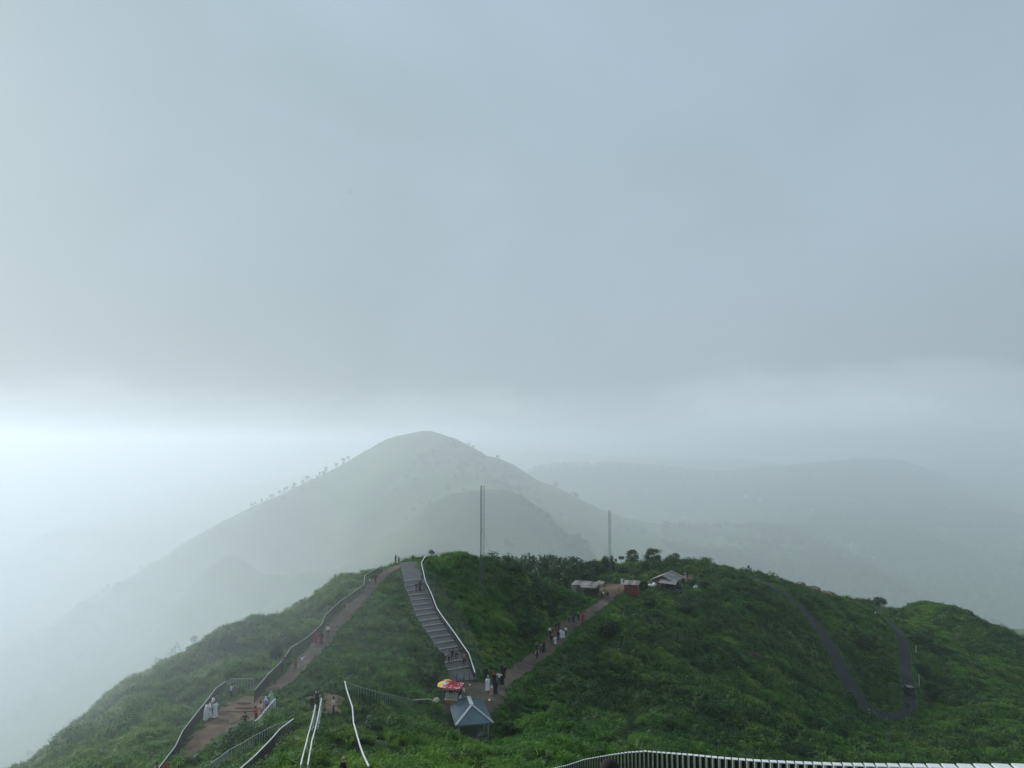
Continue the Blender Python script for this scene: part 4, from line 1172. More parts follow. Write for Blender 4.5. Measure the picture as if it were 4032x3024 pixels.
def umbrella():
    p = hit(1768, 2772) + Vector((-0.45, 1.3, 0)); p.z = hz(p.x, p.y)
    o = empty("umbrella", p); tag(o, "tilted beach umbrella with red, yellow and white gores behind the kiosk", "umbrella")
    b = MB(); b.tube([(0, 0, -0.2), (0, 0, 1.2), (-0.18, -0.05, 1.75)], 0.025, 6); b.build("pole", M_STEEL, o)
    cols = [M_YELLOW, M_WHITE, M_GLASSY, M_RED, M_YELLOW, M_WHITE, M_RED, M_YELLOW]
    M = Matrix.Translation((-0.18, -0.05, 1.75)) @ Matrix.Rotation(math.radians(-10), 4, 'Y') @ Matrix.Rotation(math.radians(9), 4, 'X')
    for i in range(8):
        b = MB(); a0, a1 = math.radians(45 * i + 200), math.radians(45 * i + 245)
        rings = [(0.0, 0.0), (0.35, -0.06), (0.66, -0.16), (0.98, -0.34)]
        for (r0, z0), (r1, z1) in zip(rings[:-1], rings[1:]):
            q = [M @ Vector((r * math.cos(a), r * math.sin(a), z)) for r, z, a in ((r0, z0, a0), (r1, z1, a0), (r1, z1, a1), (r0, z0, a1))]
            b.face(q if r0 else q[1:] + q[:1] if False else q)
        b.build("gore", cols[i], o)
    b = MB(); b.tube([M @ Vector((0, 0, -0.02)), M @ Vector((0, 0, 0.1))], 0.03, 6); b.build("finial", M_STEEL, o)
umbrella()

# ------------------------------------------------------------------ houses
M_TIN = mat("tin_sheet", (0.23, 0.23, 0.215), 0.6, 0.3, 0.7, col2=(0.33, 0.31, 0.28))
M_TIN2 = mat("stained_tin_sheet", (0.15, 0.135, 0.12), 0.65, 0.3, 1.2)
M_PLANK = mat("brown_planks", (0.12, 0.10, 0.08), 0.9, 0.3, 2.0)
M_REDWALL = mat("red_brick_wall", (0.20, 0.045, 0.035), 0.9, 0.25, 2.5)
M_PLASTER = mat("pale_plaster", (0.24, 0.235, 0.22), 0.9, 0.15, 1.5)
def sheet_roof(o, p00, p10, p11, p01, n, mt, name="roof_sheet", over=0.03):
    """corrugated sheets side by side: p00-p10 is the low edge, p01-p11 the high edge"""
    p00, p10, p11, p01 = map(Vector, (p00, p10, p11, p01))
    nor = (p10 - p00).cross(p01 - p00).normalized()
    if nor.z < 0: nor = -nor
    for i in range(n):
        a, e = i / n, (i + 1) / n + (over if i < n - 1 else 0)
        b = MB(); m = 7; l = nor * (0.012 * (i % 2))
        for j in range(m):
            t0, t1 = a + (e - a) * j / m, a + (e - a) * (j + 1) / m
            h0, h1 = 0.03 * (j % 2), 0.03 * ((j + 1) % 2)
            b.face([p00.lerp(p10, t0) + nor * h0 + l, p00.lerp(p10, t1) + nor * h1 + l, p01.lerp(p11, t1) + nor * h1 + l, p01.lerp(p11, t0) + nor * h0 + l])
        b.build(name, mt[i % len(mt)] if isinstance(mt, list) else mt, o)
def hut():
    p = hit(2330, 2335); o = empty("tin_hut", p, math.radians(-28)); tag(o, "low hut with several overlapping tin roofs beside the plaza", "hut")
    M3 = [M_TIN, M_TIN2, M_TIN]
    sheet_roof(o, (-4.6, -1.0, 1.55), (1.6, -1.4, 1.75), (1.5, 1.2, 2.35), (-4.4, 1.6, 2.25), 6, M3)
    sheet_roof(o, (-5.2, 3.9, 1.7), (0.4, 3.9, 1.8), (0.6, 1.1, 2.5), (-4.8, 1.4, 2.4), 5, [M_TIN2, M_TIN])
    sheet_roof(o, (-1.9, -2.1, 1.45), (1.9, -2.1, 1.5), (1.8, -0.2, 2.0), (-1.9, -0.2, 1.95), 4, [M_TIN, M_TIN, M_TIN2])
    sheet_roof(o, (0.4, 0.2, 1.75), (2.2, 0.2, 1.7), (2.0, 3.0, 2.1), (0.4, 3.0, 2.3), 2, [M_TIN])
    for i, (x, w) in enumerate(((-3.9, 1.3), (-2.6, 1.2), (-1.4, 1.1))):
        b = MB(); b.box((x, -0.9, 0.72), (w - 0.03, 0.06, 1.45)); b.build("wall_panel", M_PLASTER if i != 1 else M_PLANK, o)
    b = MB(); b.box((-2.0, 3.3, 0.8), (5.0, 0.08, 1.6)); b.build("back_wall", M_PLANK, o)
    b = MB(); b.box((-4.4, 1.2, 0.8), (0.08, 4.1, 1.6)); b.build("end_wall", M_PLANK, o)
    for x, y in ((1.7, -1.9), (-0.2, -1.95), (1.9, 2.7), (1.6, 0.4), (-0.6, -0.9)):
        b = MB(); b.bar((x, y, -0.4), (x, y, 1.55), 0.09); b.build("post", M_WOOD, o)
    b = MB(); b.box((-0.2, 1.0, 0.45), (2.6, 0.7, 0.9)); b.build("counter", M_WOOD, o)
    for x, y, a in ((-3, 0.4, .3), (-1.2, 2.0, 1.2), (0.3, 0.3, 2.0)):
        b = MB(); b.bar((x, y, 2.38 - 0.05 * y), (x + 1.1 * math.cos(a), y + 0.5 * math.sin(a), 2.36), 0.09); b.build("roof_weight", M_WOOD, o)
def shed():
    p = hit(2487, 2338); o = empty("red_shed", p, math.radians(-14)); tag(o, "small red-walled shed with a pale lean-to roof beside the plaza", "shed")
    for c, s in (((0, -1.2, 1.0), (3.1, 0.12, 2.6)), ((0, 1.2, 1.2), (3.1, 0.12, 2.6)), ((-1.49, 0, 1.0), (0.12, 2.27, 2.6)), ((1.49, 0, 1.0), (0.12, 2.27, 2.6))):
        b = MB(); b.box(c, s); b.build("wall", M_REDWALL, o)
    sheet_roof(o, (-1.8, -1.5, 2.25), (1.8, -1.5, 2.25), (1.9, 1.6, 2.75), (-1.7, 1.6, 2.75), 4, [M_TIN, M_TIN2])
    b = MB(); b.box((-0.6, -1.275, 0.95), (0.8, 0.03, 1.8)); b.build("door", M_PLANK, o)
def house():
    p = hit(2628, 2306); o = empty("house", p, math.radians(-30)); tag(o, "plank-walled house with a broad pale tin gable roof", "house")
    W, L, E, R = 2.7, 3.6, 2.0, 1.15
    for c, s, m in (((0, -L, 1.0), (2 * W, 0.1, 2.0), M_PLANK), ((0, L, 1.0), (2 * W, 0.1, 2.0), M_PLANK), ((-W, 0, 1.0), (0.1, 2 * L - .11, 2.0), M_PLANK), ((W, 0, 1.0), (0.1, 2 * L - .11, 2.0), M_PLANK)):
        b = MB(); b.box(c, s); b.build("wall", m, o)
    for y in (-L, L):
        b = MB(); t = 0.05
        b.face([(-W, y - t, E), (W, y - t, E), (0, y - t, E + R * .93)]); b.face([(W, y + t, E), (-W, y + t, E), (0, y + t, E + R * .93)]); b.build("gable", M_PLANK, o)
    ov = 0.6
    sheet_roof(o, (-W - ov, -L - ov, E - 0.22), (-W - ov, L + ov, E - 0.22), (0, L + ov, E + R), (0, -L - ov, E + R), 7, [M_TIN2, M_TIN])
    sheet_roof(o, (W + ov, -L - ov, E - 0.22), (W + ov, L + ov, E - 0.22), (0, L + ov, E + R), (0, -L - ov, E + R), 7, [M_TIN, M_TIN, M_TIN2])
    sheet_roof(o, (-0.4, -L - 2.3, E - 0.35), (W + 1.4, -L - 2.3, E - 0.45), (W + 1.2, -L - 0.2, E + 0.25), (-0.4, -L - 0.2, E + 0.3), 4, [M_TIN])
    b = MB(); b.bar((0, -L - ov, E + R + .05), (0, L + ov, E + R + .05), 0.3, 0.06); b.build("ridge_cap", M_TIN, o)
    for x in (-0.2, W + 1.1):
        b = MB(); b.bar((x, -L - 2.1, -0.8), (x, -L - 2.1, E - 0.38), 0.1); b.build("porch_post", M_WOOD, o)
    b = MB(); b.box((-1.6, -L - 0.09, 0.5), (2.1, 0.05, 0.9)); b.build("lower_wall_panel", M_PLASTER, o)
    b = MB(); b.box((1.2, -L - 0.08, 0.95), (0.9, 0.05, 1.8)); b.build("door", M_DARK, o)
    b = MB(); b.box((0, 0, -0.45), (2 * W + .3, 2 * L + .3, 0.95)); b.build("plinth", M_PLASTER, o)
    sheet_roof(o, (W + 0.4, L - 0.5, 1.5), (W + 0.4, L + 3.0, 1.5), (W - 2.6, L + 3.0, 1.9), (W - 2.6, L + 0.7, 1.9), 3, [M_TIN2], name="annex_roof_sheet")
    b = MB(); b.box((1.3, L + 1.7, 0.6), (2.4, 2.2, 1.7)); b.build("annex_wall", M_DARK, o)
hut(); shed(); house()
def sack(u, v, s, label, mt=None, name="sack", cat="sack"):
    p = hit(u, v); b = MB(); r = random.Random(int(u))
    b.lathe([(0.30, 0), (0.42, 0.12), (0.40, 0.34), (0.24, 0.48), (0.08, 0.54)], 9, sx=1.2, sy=0.8)
    b.v = [(x * s + r.uniform(-.03, .03), y * s + r.uniform(-.03, .03), z * s) for x, y, z in b.v]
    o = b.build(name, mt or M_WHITE, None, p, True); o.rotation_euler = (0, 0, r.uniform(0, 3)); return tag(o, label, cat)
sack(2560, 2310, 1.3, "smaller white sack on the grass before the house's pale wall")
sack(2576, 2309, 1.8, "larger white sack on the grass before the house's pale wall")
sack(2740, 2318, 1.8, "pale bundle lying in the grass right of the house")
sack(1718, 2764, 0.9, "cream plastic sack standing left of the kiosk", M_CREAM)
sack(1850, 2699, 0.35, "white litter bag at the foot of the ramp", name="litter_bag", cat="litter")
sack(1927, 2760, 0.42, "white litter bag on the trodden ground behind the pavilion", name="litter_bag", cat="litter")
sack(772 + 10, 2992, 0.9, "grey concrete block in the grass below the yard, first of two", M_PALE, name="concrete_block", cat="block")
sack(796, 3002, 0.9, "grey concrete block in the grass below the yard, second of two", M_PALE, name="concrete_block", cat="block")

# ------------------------------------------------------------------ posts, signs, rocks
def post(u, v, hpx, r, mt, label, name="fence_post", cat="post", group=None, tilt=0.0):
    p = hit(u, v); h = hpx * p.y / FPX; b = MB(); rr = random.Random(int(u * 3 + v))
    b.tube([(0, 0, -0.3), (rr.uniform(-.02, .02), rr.uniform(-.02, .02), h * 0.5), (tilt * h + rr.uniform(-.04, .04), 0, h)], [r, r * 0.95, r * 0.8], 6)
    return tag(b.build(name, mt, None, p), label, cat, group)
FPS = [(1863,2326,32),(1914,2356,30),(1977,2382,26),(1993,2440,30),(2013,2436,32),(2028,2432,26),(2045,2400,24),(2053,2420,36),(2065,2402,34),(1974,2455,28),(1916,2240,14),(2090,2290,12)]
for i, (u, v, h) in enumerate(FPS):
    post(u, v, h + 14, 0.07, M_WOOD, "thin wooden post in the grass right of the ramp, " + rank([g[0] for g in FPS], i) + " from the left", group="old fence posts on the knoll slope")
for u, v, nm in ((1799, 2686, "left"), (1827, 2684, "middle"), (1849, 2682, "right")):
    post(u, v, 34, 0.06, M_PICKET, nm + " one of three dark bollards at the ramp's foot", "bollard", "bollard", "bollards at the foot of the ramp")
post(2437, 2348, 34, 0.10, M_WOOD, "stout wooden gatepost at the plaza's edge beside the red shed", "gate_post", "post")
post(3608, 2578, 36, 0.06, M_WHITE, "upper white marker post on the right verge of the road", "marker_post", "post")
post(3620, 2698, 40, 0.06, M_WHITE, "lower white marker post on the right verge, beside the vehicle", "marker_post", "post")
post(3493, 2845, 22, 0.06, M_PALE, "left grey guard post on the outside of the hairpin", "marker_post", "post")
post(3568, 2845, 22, 0.06, M_PALE, "right grey guard post on the outside of the hairpin", "marker_post", "post")
post(2528, 2203, 30, 0.06, M_WOOD, "bare pole on the knoll skyline between two trees", "pole", "pole")
post(2928, 2252, 26, 0.05, M_STEEL, "thin bare pole on the skyline left of the road sign", "pole", "pole")
post(2747, 2220, 26, 0.05, M_STEEL, "thin bare pole on the skyline left of the low spreading tree", "pole", "pole")
post(2468, 2250, 30, 0.06, M_WOOD, "wooden pole right of the round bush above the red shed", "pole", "pole")
post(2518, 2250, 34, 0.06, M_WOOD, "wooden pole in the grass left of the upright bush", "pole", "pole")
post(592, 3040, 100, 0.04, M_WOOD, "tall thin stick in the grass left of the yard fence", "stick", "stick", tilt=-0.12)
post(3145, 2290, 20, 0.05, M_WOOD, "short stub of a pole beside the rock outcrop", "pole", "pole")
def sign(u, d, vtop, w, h, label, mt):
    p = at(u, d); z = ray(u, vtop)[1] * d - p.z
    o = empty("sign_board", p); tag(o, label, "sign")
    b = MB(); b.box((0, 0, z / 2 - .2), (0.09, 0.09, z + .4)); b.build("post", M_STEEL, o)
    b = MB(); b.box((0, -0.08, z - h / 2), (w, 0.04, h)); f = b.build("board", mt, o)
    b = MB(); b.box((0, -0.112, z - h / 2), (w * .82, 0.012, h * .8)); b.build("face", M_PLANK, f)
sign(2948, 237, 2226, 0.75, 0.95, "small square sign on a post on the skyline by the upper road", M_STEEL)
sign(2447, 218, 2190, 1.6, 0.9, "broad dark board on a post on the skyline right of the mast", M_PLANK)
sign(2425, 216, 2200, 0.7, 0.8, "narrow dark board on a post just right of the mast", M_PLANK)
def rock(name, p, s, seed, label, mt=None, cat="rock", group=None):
    bm = bmesh.new(); bmesh.ops.create_icosphere(bm, subdivisions=3, radius=1.0)
    r = random.Random(seed); ph = [r.uniform(0, 6) for _ in range(6)]
    for v in bm.verts:
        c = v.co.copy(); k = 1 + 0.18 * math.sin(2.3 * c.x + ph[0]) + 0.16 * math.sin(3.1 * c.y + ph[1]) + 0.12 * math.sin(4.5 * c.z + ph[2]) + 0.07 * math.sin(7 * c.x + 5 * c.y + ph[3]) + r.uniform(-.03, .03)
        v.co = Vector((c.x * s[0], c.y * s[1], c.z * s[2])) * k
    me = bpy.data.meshes.new(name); bm.to_mesh(me); bm.free(); me.materials.append(mt or M_ROCK)
    return tag(link(name, me, None, p), label, cat, group)
rock("rock", at(3150, 246) + Vector((0, 0, .3)), (2.2, 1.6, 1.7), 1, "dark round boulder at the left end of the skyline outcrop")
rock("rock", at(3185, 246) + Vector((0, 0, .2)), (3.2, 2.2, 1.6), 2, "long dark boulder in the middle of the skyline outcrop")
M_CLAY = mat("ochre_clay_bank", (0.26, 0.17, 0.10), 0.95, 0.35, 0.8, bump=0.5)
rock("clay_bank", at(3230, 248) + Vector((0, 0, -.6)), (4.6, 2.5, 1.5), 3, "ochre clay bank trailing right from the skyline boulders", M_CLAY, "bank")
rock("clay_bank", hit(2968, 2590) + Vector((0, 0, -.7)), (2.4, 1.0, 1.3), 4, "bare dark red earth scar on the right slope", mat("dark_red_earth", (0.075, 0.05, 0.05), 0.95, 0.3, 1.0, bump=0.5), "bank")
rock("rock", hit(2925, 2512) + Vector((0, 0, 0)), (0.9, 0.5, 0.45), 5, "pale flat stone in the grass above the earth scar", M_PALE)
for i, (u, v, s) in enumerate([(3860,2680,.9),(3930,2735,.8),(3990,2770,.7),(3890,2790,.6),(3975,2805,.9),(4005,2830,.8)]):
    rock("rock", hit(u, v), (s, s * .8, s * .5), 20 + i, ORD[i] + " grey stone from the top among the far right scrub", mat("grey_stone", (0.2, 0.2, 0.2), .95, .3, 2), "rock", "stones on the far right slope")
rock("rock", hit(1747, 2192) + Vector((0, 0, .1)), (0.9, 0.5, 0.35), 30, "larger pale slab the pair sits on at the knoll top", M_PALE)
rock("rock", hit(1728, 2193) + Vector((0, 0, .05)), (0.6, 0.4, 0.25), 31, "smaller pale slab left of the seated pair on the knoll", M_PALE)
rock("clay_bank", hit(1628, 2745) + Vector((0, 0, -.25)), (1.3, 0.7, 0.36), 32, "brown earth bank below the mound left of the kiosk", M_DIRT, "bank")
# terraces cut in the yard and steps on the left path
def riser(u0, u1, v, name, mt, par, th=0.22):
    a, b_ = hit(u0, v), hit(u1, v)
    b = MB(); b.bar(a + Vector((0, 0, .02)), b_ + Vector((0, 0, .0)), 0.3, th); return b.build(name, mt, par)
YO = bpy.data.objects["earth_yard"]; PO = bpy.data.objects["path"]
for u0, u1, v in ((935, 986, 2771), (930, 1028, 2789), (890, 1010, 2803), (900, 960, 2848)): riser(u0, u1, v, "terrace_edge", M_DIRT, YO, 0.22)
for u0, u1, v in ((1128, 1180, 2612), (1185, 1255, 2568), (1288, 1330, 2487), (1300, 1332, 2468)): riser(u0, u1, v, "step", M_DIRT, PO, 0.24)

# ------------------------------------------------------------------ banana plant by the hut
def banana(u, d, h, label):
    p = at(u, d); o = empty("banana_plant", p); tag(o, label, "banana plant")
    b = MB(); b.tube([(0, 0, -.2), (0.05, 0, h * .45), (0.02, 0.05, h * .6)], [.16, .13, .08], 7); b.build("stem", mat("green_stem", (.10, .13, .05), .8), o)
    for i in range(9):
        a = i * 2.4 + .3; L = h * .62 * random.uniform(.8, 1.15); wd = L * .16
        f = MB(); n = 7; rows = []
        for k in range(n + 1):
            t = k / n; r = L * t * .85; z = h * .58 + L * (0.75 * t - 0.85 * t * t); ww = wd * math.sin(math.pi * min(1, .08 + t * .92)) ** .6
            c = Vector((math.cos(a) * r, math.sin(a) * r, z)); s = Vector((-math.sin(a), math.cos(a), 0)) * ww
            rows.append((c - s - Vector((0, 0, ww * .35)), c, c + s - Vector((0, 0, ww * .35))))
        for r0, r1 in zip(rows[:-1], rows[1:]):
            f.face([r0[0], r0[1], r1[1], r1[0]]); f.face([r0[1], r0[2], r1[2], r1[1]])
        f.build("leaf", M_TREE if i % 3 else M_SCRUB, o)
banana(2322, 178, 5.2, "banana plant with drooping broad leaves behind the tin-roofed hut")
banana(2296, 182, 4.6, "smaller banana plant half hidden among the gully trees")

# ------------------------------------------------------------------ vehicle on the road
def vehicle():
    p = hit(3577, 2728); o = empty("jeep", p, math.radians(172)); tag(o, "dark jeep with a pale roof edge parked on the road's right leg", "jeep")
    m_b = mat("dark_car_paint", (0.022, 0.026, 0.032), 0.35, 0.1, 2.0); m_g = mat("dark_glass", (0.03, 0.035, 0.04), 0.1, 0.05, 2.0); m_t = mat("rubber", (0.02, 0.02, 0.02), .9, .1, 5)
    b = MB(); sec = [(-1.9, .55, .95, .80), (-1.85, .45, 1.05, .84), (-0.75, .42, 1.12, .86), (0.9, .42, 1.1, .86), (1.85, .45, 1.08, .84), (1.9, .55, 1.0, .8)]
    for (y0, l0, h0, w0), (y1, l1, h1, w1) in zip(sec[:-1], sec[1:]):
        A = [(-w0, y0, l0), (w0, y0, l0), (w0, y0, h0), (-w0, y0, h0)]; Bq = [(-w1, y1, l1), (w1, y1, l1), (w1, y1, h1), (-w1, y1, h1)]
        for k in range(4): j = (k + 1) % 4; b.face([A[k], Bq[k], Bq[j], A[j]])
    for s_, rev in ((sec[0], 0), (sec[-1], 1)):
        y, l, h, w = s_; f = [(-w, y, l), (w, y, l), (w, y, h), (-w, y, h)]; b.face(f if not rev else f[::-1])
    body = b.build("body", m_b, o)
    b = MB(); A = [(-.8, -.75, 1.1), (.8, -.75, 1.1), (.8, 1.8, 1.1), (-.8, 1.8, 1.1)]; T = [(-.72, -.4, 1.78), (.72, -.4, 1.78), (.72, 1.72, 1.78), (-.72, 1.72, 1.78)]
    b.face(T)
    for k in range(4): j = (k + 1) % 4; b.face([A[k], A[j], T[j], T[k]])
    b.build("cabin", m_b, o)
    b = MB(); b.face([(-.70, -.735, 1.18), (.70, -.735, 1.18), (.64, -.46, 1.70), (-.64, -.46, 1.70)]); g = b.build("windscreen", m_g, o); g.location.y = -0.02
    b = MB(); b.face([(.68, 1.80, 1.2), (-.68, 1.80, 1.2), (-.62, 1.745, 1.7), (.62, 1.745, 1.7)]); g = b.build("rear_window", m_g, o); g.location.y = 0.02
    for sx in (-1, 1):
        for y0, y1 in ((-.55, .45), (.55, 1.6)):
            b = MB(); q = [(sx * .79, y0, 1.18), (sx * .79, y1, 1.18), (sx * .735, y1 - .03, 1.7), (sx * .735, y0 + .18, 1.7)]
            b.face(q if sx > 0 else q[::-1]); g = b.build("side_window", m_g, o); g.location.x = sx * .012
    b = MB(); b.box((0, .66, 1.81), (1.5, 2.2, .05)); b.build("roof", m_b, o)
    b = MB(); b.box((0, 1.5, 1.87), (1.5, .25, .07)); b.build("pale_roof_edge", M_PALE, o)  # bar added to draw the pale line along the roof edge
    b = MB(); b.box((0, 1.93, .55), (1.6, .1, .18)); b.build("bumper", M_STEEL, o)
    b = MB(); b.box((0, -1.95, .55), (1.6, .1, .18)); b.build("bumper", M_STEEL, o)
    for x in (-.6, .6):
        b = MB(); b.lathe([(.1, 0), (.1, .04), (.05, .06)], 10); h = b.build("headlight", M_PALE, o); h.location = (x, -1.9, .85); h.rotation_euler = (math.pi / 2, 0, 0)
        b = MB(); b.box((x * 1.15, 1.91, .85), (.12, .03, .22)); b.build("tail_light", M_RED, o)
    for x in (-.78, .78):
        for y in (-1.25, 1.2):
            b = MB(); b.lathe([(.2, -.1), (.34, -.1), (.37, -.06), (.37, .06), (.34, .1), (.2, .1)], 16); t = b.build("wheel", m_t, o); t.location = (x, y, .37); t.rotation_euler = (0, math.pi / 2, 0)
            b = MB(); b.lathe([(.18, -.105), (.19, .105)], 12); b.build("rim", M_STEEL, t)
vehicle()

# ------------------------------------------------------------------ far houses in the valley, birds
M_FARWALL = mat("white_house_wall", (0.75, 0.75, 0.73), .8, .1, .5)
VHS = [(2942,1958,16),(2992,1972,12),(3145,1998,14),(3196,2010,12),(3252,2138,14),(3322,2080,10),(3352,2150,14),(3300,2122,8),(3350,2195,10),(3800,1958,16),(2688,2040,10),(3440,2196,8)]
for i, (u, v, w) in enumerate(VHS):
    p = hit(u, v, 1500.0, 18000.0)
    if p.y > 17900: continue
    s = p.y / FPX; W = max(8.0, w * s * .9); o = empty("valley_house", p, random.Random(i).uniform(-.5, .5))
    tag(o, "tiny white house far off in the valley woods, " + rank([g[0] for g in VHS], i) + " from the left", "house", "white houses far off in the valley")
    b = MB(); b.box((0, 0, W * .25), (W, W * .7, W * .7)); b.build("wall", M_FARWALL, o)
    b = MB(); e = W * .6; r = W * .85
    b.face([(-W * .56, -W * .42, e), (W * .56, -W * .42, e), (W * .56, 0, r), (-W * .56, 0, r)]); b.face([(W * .56, W * .42, e), (-W * .56, W * .42, e), (-W * .56, 0, r), (W * .56, 0, r)])
    b.face([(-W * .56, W * .42, e), (-W * .56, -W * .42, e), (-W * .56, 0, r)]); b.face([(W * .56, -W * .42, e), (W * .56, W * .42, e), (W * .56, 0, r)]); b.build("roof", M_TIN, o)
def bird(u, v, d, s, label):
    p = Vector(P(u, v, d)); b = MB()
    b.tube([(-.28, 0, 0), (-.12, 0, .01), (.08, 0, .02), (.22, 0, .03), (.3, 0, .02)], [.015, .05, .06, .04, .01], 7)
    for sgn in (-1, 1):
        b.face([(.08, 0, .03), (.14, sgn * .3, .16), (.05, sgn * .62, .1), (-.06, sgn * .28, .13), (-.08, 0, .03)])
    b.face([(-.24, 0, .01), (-.42, .07, 0), (-.42, -.07, 0)])
    b.v = [(x * s, y * s, z * s) for x, y, z in b.v]
    o = b.build("bird", mat("dark_feathers", (.03, .03, .03), .8, .1, 9), None, p); o.rotation_euler = (0.2, 0, .7); tag(o, label, "bird")
bird(1378, 757, 90, .42, "tiny dark bird high in the grey sky")
bird(3160, 2138, 140, .38, "tiny dark bird gliding over the misty valley")
# ------------------------------------------------------------------ people
SKIN_BONES = [("pel", "chest"), ("chest", "neck"), ("neck", "head"), ("chest", "shl"), ("shl", "ell"), ("ell", "wrl"), ("chest", "shr"), ("shr", "elr"), ("elr", "wrr"),
              ("pel", "hil"), ("hil", "knl"), ("knl", "anl"), ("anl", "tol"), ("pel", "hir"), ("hir", "knr"), ("knr", "anr"), ("anr", "tor")]
RAD = dict(pel=.135, chest=.15, neck=.055, head=.095, shl=.075, shr=.075, ell=.047, elr=.047, wrl=.033, wrr=.033, hil=.095, hir=.095, knl=.062, knr=.062, anl=.043, anr=.043, tol=.035, tor=.035)
REGION = {"head": 0, "neck": 0, "chest": 1, "pel": 2, "shl": 1, "shr": 1, "ell": 1, "elr": 1, "wrl": 0, "wrr": 0, "hil": 2, "hir": 2, "knl": 2, "knr": 2, "anl": 2, "anr": 2, "tol": 3, "tor": 3}
BASE = dict(pel=(0, 0, .95), chest=(0, .005, 1.30), neck=(0, 0, 1.47), head=(0, -.02, 1.62), shl=(.17, 0, 1.39), ell=(.24, .02, 1.10), wrl=(.25, -.05, .86), shr=(-.17, 0, 1.39), elr=(-.24, .02, 1.10), wrr=(-.25, -.05, .86),
            hil=(.09, 0, .88), knl=(.10, -.02, .48), anl=(.10, .02, .08), tol=(.11, -.14, .035), hir=(-.09, 0, .88), knr=(-.10, -.02, .48), anr=(-.10, .02, .08), tor=(-.11, -.14, .035))
POSES = {
 "stand": {},
 "walk": dict(knl=(.10, -.20, .50), anl=(.10, -.22, .10), tol=(.11, -.37, .05), knr=(-.10, .06, .47), anr=(-.10, .30, .13), tor=(-.11, .17, .03), ell=(.24, .12, 1.12), wrl=(.25, .16, .88), elr=(-.24, -.08, 1.12), wrr=(-.24, -.26, .95)),
 "stride": dict(knr=(-.10, -.18, .50), anr=(-.10, -.16, .08), tor=(-.11, -.31, .04), knl=(.10, .08, .48), anl=(.10, .28, .16), tol=(.11, .17, .05), elr=(-.24, .12, 1.12), wrr=(-.25, .16, .88), ell=(.24, -.08, 1.12), wrl=(.24, -.26, .95)),
 "photo": dict(ell=(.25, -.16, 1.22), wrl=(.09, -.30, 1.50), elr=(-.25, -.16, 1.22), wrr=(-.09, -.30, 1.50)),
 "akimbo": dict(ell=(.40, .08, 1.15), wrl=(.20, -.05, 1.02), elr=(-.40, .08, 1.15), wrr=(-.20, -.05, 1.02)),
 "lean": dict(chest=(0, -.10, 1.27), neck=(0, -.16, 1.42), head=(0, -.20, 1.56), shl=(.17, -.11, 1.36), shr=(-.17, -.11, 1.36), ell=(.23, -.24, 1.12), wrl=(.12, -.40, 1.14), elr=(-.23, -.24, 1.12), wrr=(-.12, -.40, 1.14)),
 "sit": dict(pel=(0, .12, .50), chest=(0, .08, .86), neck=(0, .06, 1.02), head=(0, .03, 1.17), shl=(.17, .08, .95), shr=(-.17, .08, .95), ell=(.23, .04, .68), wrl=(.13, -.20, .58), elr=(-.23, .04, .68), wrr=(-.13, -.20, .58),
             hil=(.09, .08, .46), knl=(.12, -.34, .48), anl=(.12, -.34, .08), tol=(.13, -.50, .035), hir=(-.09, .08, .46), knr=(-.12, -.34, .48), anr=(-.12, -.34, .08), tor=(-.13, -.50, .035)),
 "reach": dict(shl=(.18, 0, 1.40), ell=(.44, 0, 1.36), wrl=(.66, -.04, 1.36), elr=(-.34, -.12, 1.18), wrr=(-.30, -.34, 1.26)),
}
